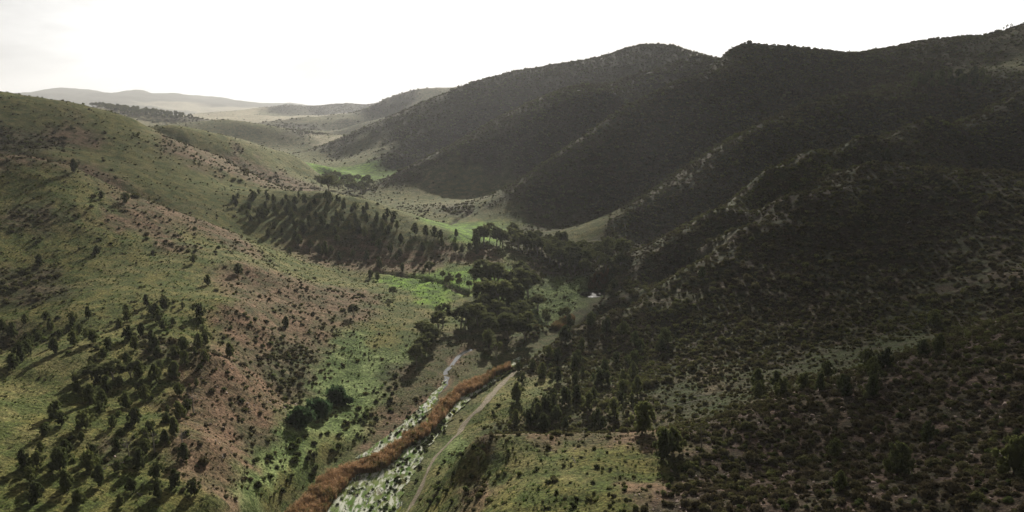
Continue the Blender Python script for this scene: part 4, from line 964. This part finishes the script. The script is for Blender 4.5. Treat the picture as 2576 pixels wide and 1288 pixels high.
def band(Lp, Rp, n, margin=0.03):
    A, B = resample(Lp, 200, 26), resample(Rp, 200); k = rng.uniform(0, 199, n * 3); i = k.astype(int); f = (k - i)[:, None]; i2 = np.minimum(i + 1, 199)
    a = A[i] * (1 - f) + A[i2] * f; b = B[i] * (1 - f) + B[i2] * f; w = np.hypot(*(b - a).T); keep = rng.random(n * 3) < w / w.max(); q = rng.uniform(-margin, 1 + margin, n * 3)[:, None]
    return (a + (b - a) * q)[keep][:n]
def put_reeds(name, label, P, s0, protos=REED, kmu=.5, ksd=.25):
    n = len(P); s = s0 * np.exp(rng.normal(0, .15, n)) * (1 + .14 * vnoise(P[:, 0] / 2.6, P[:, 1] / 2.6, 95)); kv = np.clip(rng.normal(kmu, ksd, n) + .35 * vnoise(P[:, 0] / 4, P[:, 1] / 4, 91), 0, 1)
    return stuff(name, label, np.stack([P[:, 0], P[:, 1], hgt(P[:, 0], P[:, 1]) - .1], 1), np.stack([rng.uniform(-.12, .12, n), rng.uniform(-.12, .12, n), rng.uniform(0, 6.28, n)], 1), np.stack([s, s, s], 1), kv, rng.integers(0, len(protos), n), protos)
put_reeds('reed_bed', 'russet brown reeds in a winding band along the creek', band(LEFT, RIGHT, 2700, .14), .80, kmu=.48, ksd=.36)
q1 = band([(1320, 895), (1340, 885), (1390, 850)], [(1335, 905), (1360, 892), (1398, 860)], 110); q2 = band([(1385, 822), (1410, 805), (1440, 795)], [(1405, 832), (1430, 820), (1445, 805)], 300); q3 = band([(1480, 722), (1500, 716), (1530, 718)], [(1480, 732), (1505, 727), (1530, 726)], 200)
put_reeds('far_reeds', 'russet reeds along the shaded far part of the creek', np.concatenate([q2, q3]), .85, kmu=.1, ksd=.15)

# sedge clumps standing in the wet flats
sedge_leaf = leaf_material('dark_sedge', (0.045, 0.048, 0.022), (0.060, 0.085, 0.030), (0.090, 0.150, 0.040), instancer=True, transl=0.2)
def sedge(seed):
    rg = np.random.default_rng(seed); g = Geo(); V, F = blob((0, 0, .3), (.42, .42, .42), ICO1, .4, seed); g.add(V, F, .1)
    P = shell_pts((0, 0, .35), (.55, .55, .6), 90, rg, .8, -.2); g.add(*leaf_tris(P, .14, rg=rg)); return g.mesh('sedge', sedge_leaf)
SEDGE = [sedge(950 + i) for i in range(4)]
E1 = band([(800, 1330), (871, 1215), (940, 1185), (1014, 1133), (1070, 1097), (1130, 1030), (1200, 980), (1283, 932)], [(1000, 1330), (1010, 1230), (1050, 1155), (1085, 1110), (1130, 1050), (1180, 1002), (1230, 970), (1300, 930)], 620)
E2 = band([(905, 1135), (968, 1085), (1045, 1010)], [(930, 1142), (1010, 1095), (1080, 1045)], 110)
clump = lambda P: P[rng.random(len(P)) < np.clip(.55 + .9 * vnoise(P[:, 0] / 3.5, P[:, 1] / 3.5, 71), 0, 1)]
put_reeds('sedge_clumps', 'dark sedge clumps standing in the wet algae flats', np.concatenate([clump(E1), clump(E2)]), .62, SEDGE, .35, .25)

# ------------------------------------------------------------------ unseen cloud added, shaped to shade the right hills and part of the left
shade_pts = []
for (P_, n_) in (([(1420, 245), (1600, 200), (1760, 145), (2000, 125), (2576, 80), (2576, 760), (2300, 890), (2120, 960), (1980, 900), (1920, 760), (1930, 640), (1860, 560), (1780, 545), (1640, 600), (1540, 560), (1440, 500), (1500, 420), (1360, 440), (1280, 380), (1400, 260)], 330),
                 ([(1740, 1110), (2100, 1000), (2576, 840), (2576, 1288), (1700, 1288)], 60),
                 ([(1100, 330), (1350, 200), (1650, 130), (1750, 150), (1300, 270), (1060, 400)], 40),
                 ([(1400, 620), (1560, 640), (1560, 700), (1440, 690)], 10),
                 ([(1840, 985), (2100, 900), (2400, 815), (2576, 750), (2576, 830), (2100, 985), (1800, 1060)], 30),
                 ([(0, 290), (200, 330), (420, 430), (600, 540), (540, 545), (300, 462), (0, 382)], 50), ([(0, 690), (130, 680), (180, 720), (0, 790)], 12)):
    for x, y in scatter_in(P_, n_, 9): shade_pts.append((x, y))
discs = []
for i, (x, y) in enumerate(shade_pts):
    z = float(hgt(np.array([x]), np.array([y]))[0]); k = (1100 - z) / sun_dir[2]
    discs.append((x + sun_dir[0] * k, y + sun_dir[1] * k, np.clip(math.hypot(x, y) * .065, 13, 70) * rng.uniform(.8, 1.3)))
for i in range(30):     # more of the added shading cloud further right, beyond the frame
    y = rng.uniform(150, 900); x = y * .75 + rng.uniform(0, 250); k = 1000 / sun_dir[2]
    discs.append((x + sun_dir[0] * k, y + sun_dir[1] * k, rng.uniform(70, 110)))
D_ = np.array(discs); GS = 7.0
gx = np.arange(D_[:, 0].min() - 120, D_[:, 0].max() + 120, GS); gy = np.arange(D_[:, 1].min() - 120, D_[:, 1].max() + 120, GS); gx, gy = np.meshgrid(gx, gy)
cf = np.full(gx.shape, -1.0)
for dx_, dy_, dr_ in discs: cf = np.maximum(cf, 1 - np.hypot(gx - dx_, gy - dy_) / dr_)
cf = cf + .22 * fbm(gx, gy, 60, 3, 301) - .05
for ln_, wid_ in (([(930, 472, 735), (1000, 432, 750), (1100, 385, 775), (1250, 300, 825), (1345, 252, 860), (1480, 212, 920)], 44), ([(1200, 528, 565), (1288, 482, 575), (1420, 380, 600), (1495, 327, 620), (1561, 278, 640), (1650, 232, 670)], 36),
                  ([(1520, 585, 438), (1640, 494, 455), (1728, 441, 470), (1860, 349, 495), (1932, 309, 515), (2080, 255, 560)], 20), ([(1508, 767, 300), (1646, 655, 318), (1728, 585, 330), (1816, 525, 342), (1932, 430, 365), (2039, 379, 382), (2164, 347, 398), (2350, 301, 420), (2576, 231, 450)], 17)):
    q3 = []      # gaps cut into the added cloud so sun reaches the spur crests
    for p_ in ln_:
        x, y, z = at(*p_); k = (1100 - z) / sun_dir[2]; q3.append((x + sun_dir[0] * k, y + sun_dir[1] * k, 0))
    gd, _ = pl_dist(gx, gy, q3); cf = cf - 1.0 * np.clip(1.3 - gd / wid_, 0, 1)
inside = cf > 0; cell = inside[:-1, :-1] & inside[1:, :-1] & inside[:-1, 1:] & inside[1:, 1:]
puff = np.sqrt(np.clip(cf, 0, 1)); nb = gx.size; id_ = np.arange(nb).reshape(gx.shape)
qc_ = np.stack([id_[:-1, :-1], id_[:-1, 1:], id_[1:, 1:], id_[1:, :-1]], -1)[cell]
VT = np.stack([gx, gy, 1101 + 46 * puff + 9 * fbm(gx, gy, 40, 3, 305) * puff], -1).reshape(-1, 3); VB = np.stack([gx, gy, 1099 - 12 * puff], -1).reshape(-1, 3)
cm = bpy.data.materials.new('cloud'); cm.use_nodes = True; nt = cm.node_tree  # see-through material of the added shading cloud, lets part of the sun pass
for n in list(nt.nodes):
    if n.type == 'BSDF_PRINCIPLED': nt.nodes.remove(n)
d_n = nt.nodes.new('ShaderNodeBsdfDiffuse'); t_n = nt.nodes.new('ShaderNodeBsdfTranslucent'); m_n = nt.nodes.new('ShaderNodeMixShader')
for q_ in (d_n, t_n): q_.inputs['Color'].default_value = (.9, .9, .9, 1)
nt.links.new(d_n.outputs[0], m_n.inputs[1]); nt.links.new(t_n.outputs[0], m_n.inputs[2]); f_n = nt.nodes.new('ShaderNodeMixShader'); p_n = nt.nodes.new('ShaderNodeBsdfTransparent'); f_n.inputs[0].default_value = 0.64
nt.links.new(m_n.outputs[0], f_n.inputs[1]); nt.links.new(p_n.outputs[0], f_n.inputs[2]); nt.links.new(f_n.outputs[0], nt.nodes['Material Output'].inputs['Surface'])
VC = np.concatenate([VT, VB]); FC = np.concatenate([qc_, qc_[:, ::-1] + nb]); used, inv = np.unique(FC, return_inverse=True)
link('shade_clouds', mesh_np('shade_clouds', VC[used], inv.reshape(FC.shape), [cm], smooth=True), kind='stuff', label='unseen broken cloud layer added above the valley to shade the hills')

# ------------------------------------------------------------------ haze: the air between here and the far hills
bm = bmesh.new(); bmesh.ops.create_cube(bm, size=1.0)
for v in bm.verts: v.co = (v.co.x * 36000, v.co.y * 33000 + 0, -60 if v.co.z < 0 else 520)
hm = bpy.data.meshes.new('haze'); bm.to_mesh(hm); bm.free()
hmat = bpy.data.materials.new('thin_valley_haze'); hmat.use_nodes = True; nt = hmat.node_tree
for n in list(nt.nodes):
    if n.type == 'BSDF_PRINCIPLED': nt.nodes.remove(n)
pv = nt.nodes.new('ShaderNodeVolumePrincipled'); pv.inputs['Density'].default_value = HAZE; pv.inputs['Color'].default_value = (0.94, 0.95, 0.97, 1); pv.inputs['Anisotropy'].default_value = 0.25
nt.links.new(pv.outputs[0], nt.nodes['Material Output'].inputs['Volume'])
hm.materials.append(hmat)
link('haze', hm, kind='stuff')
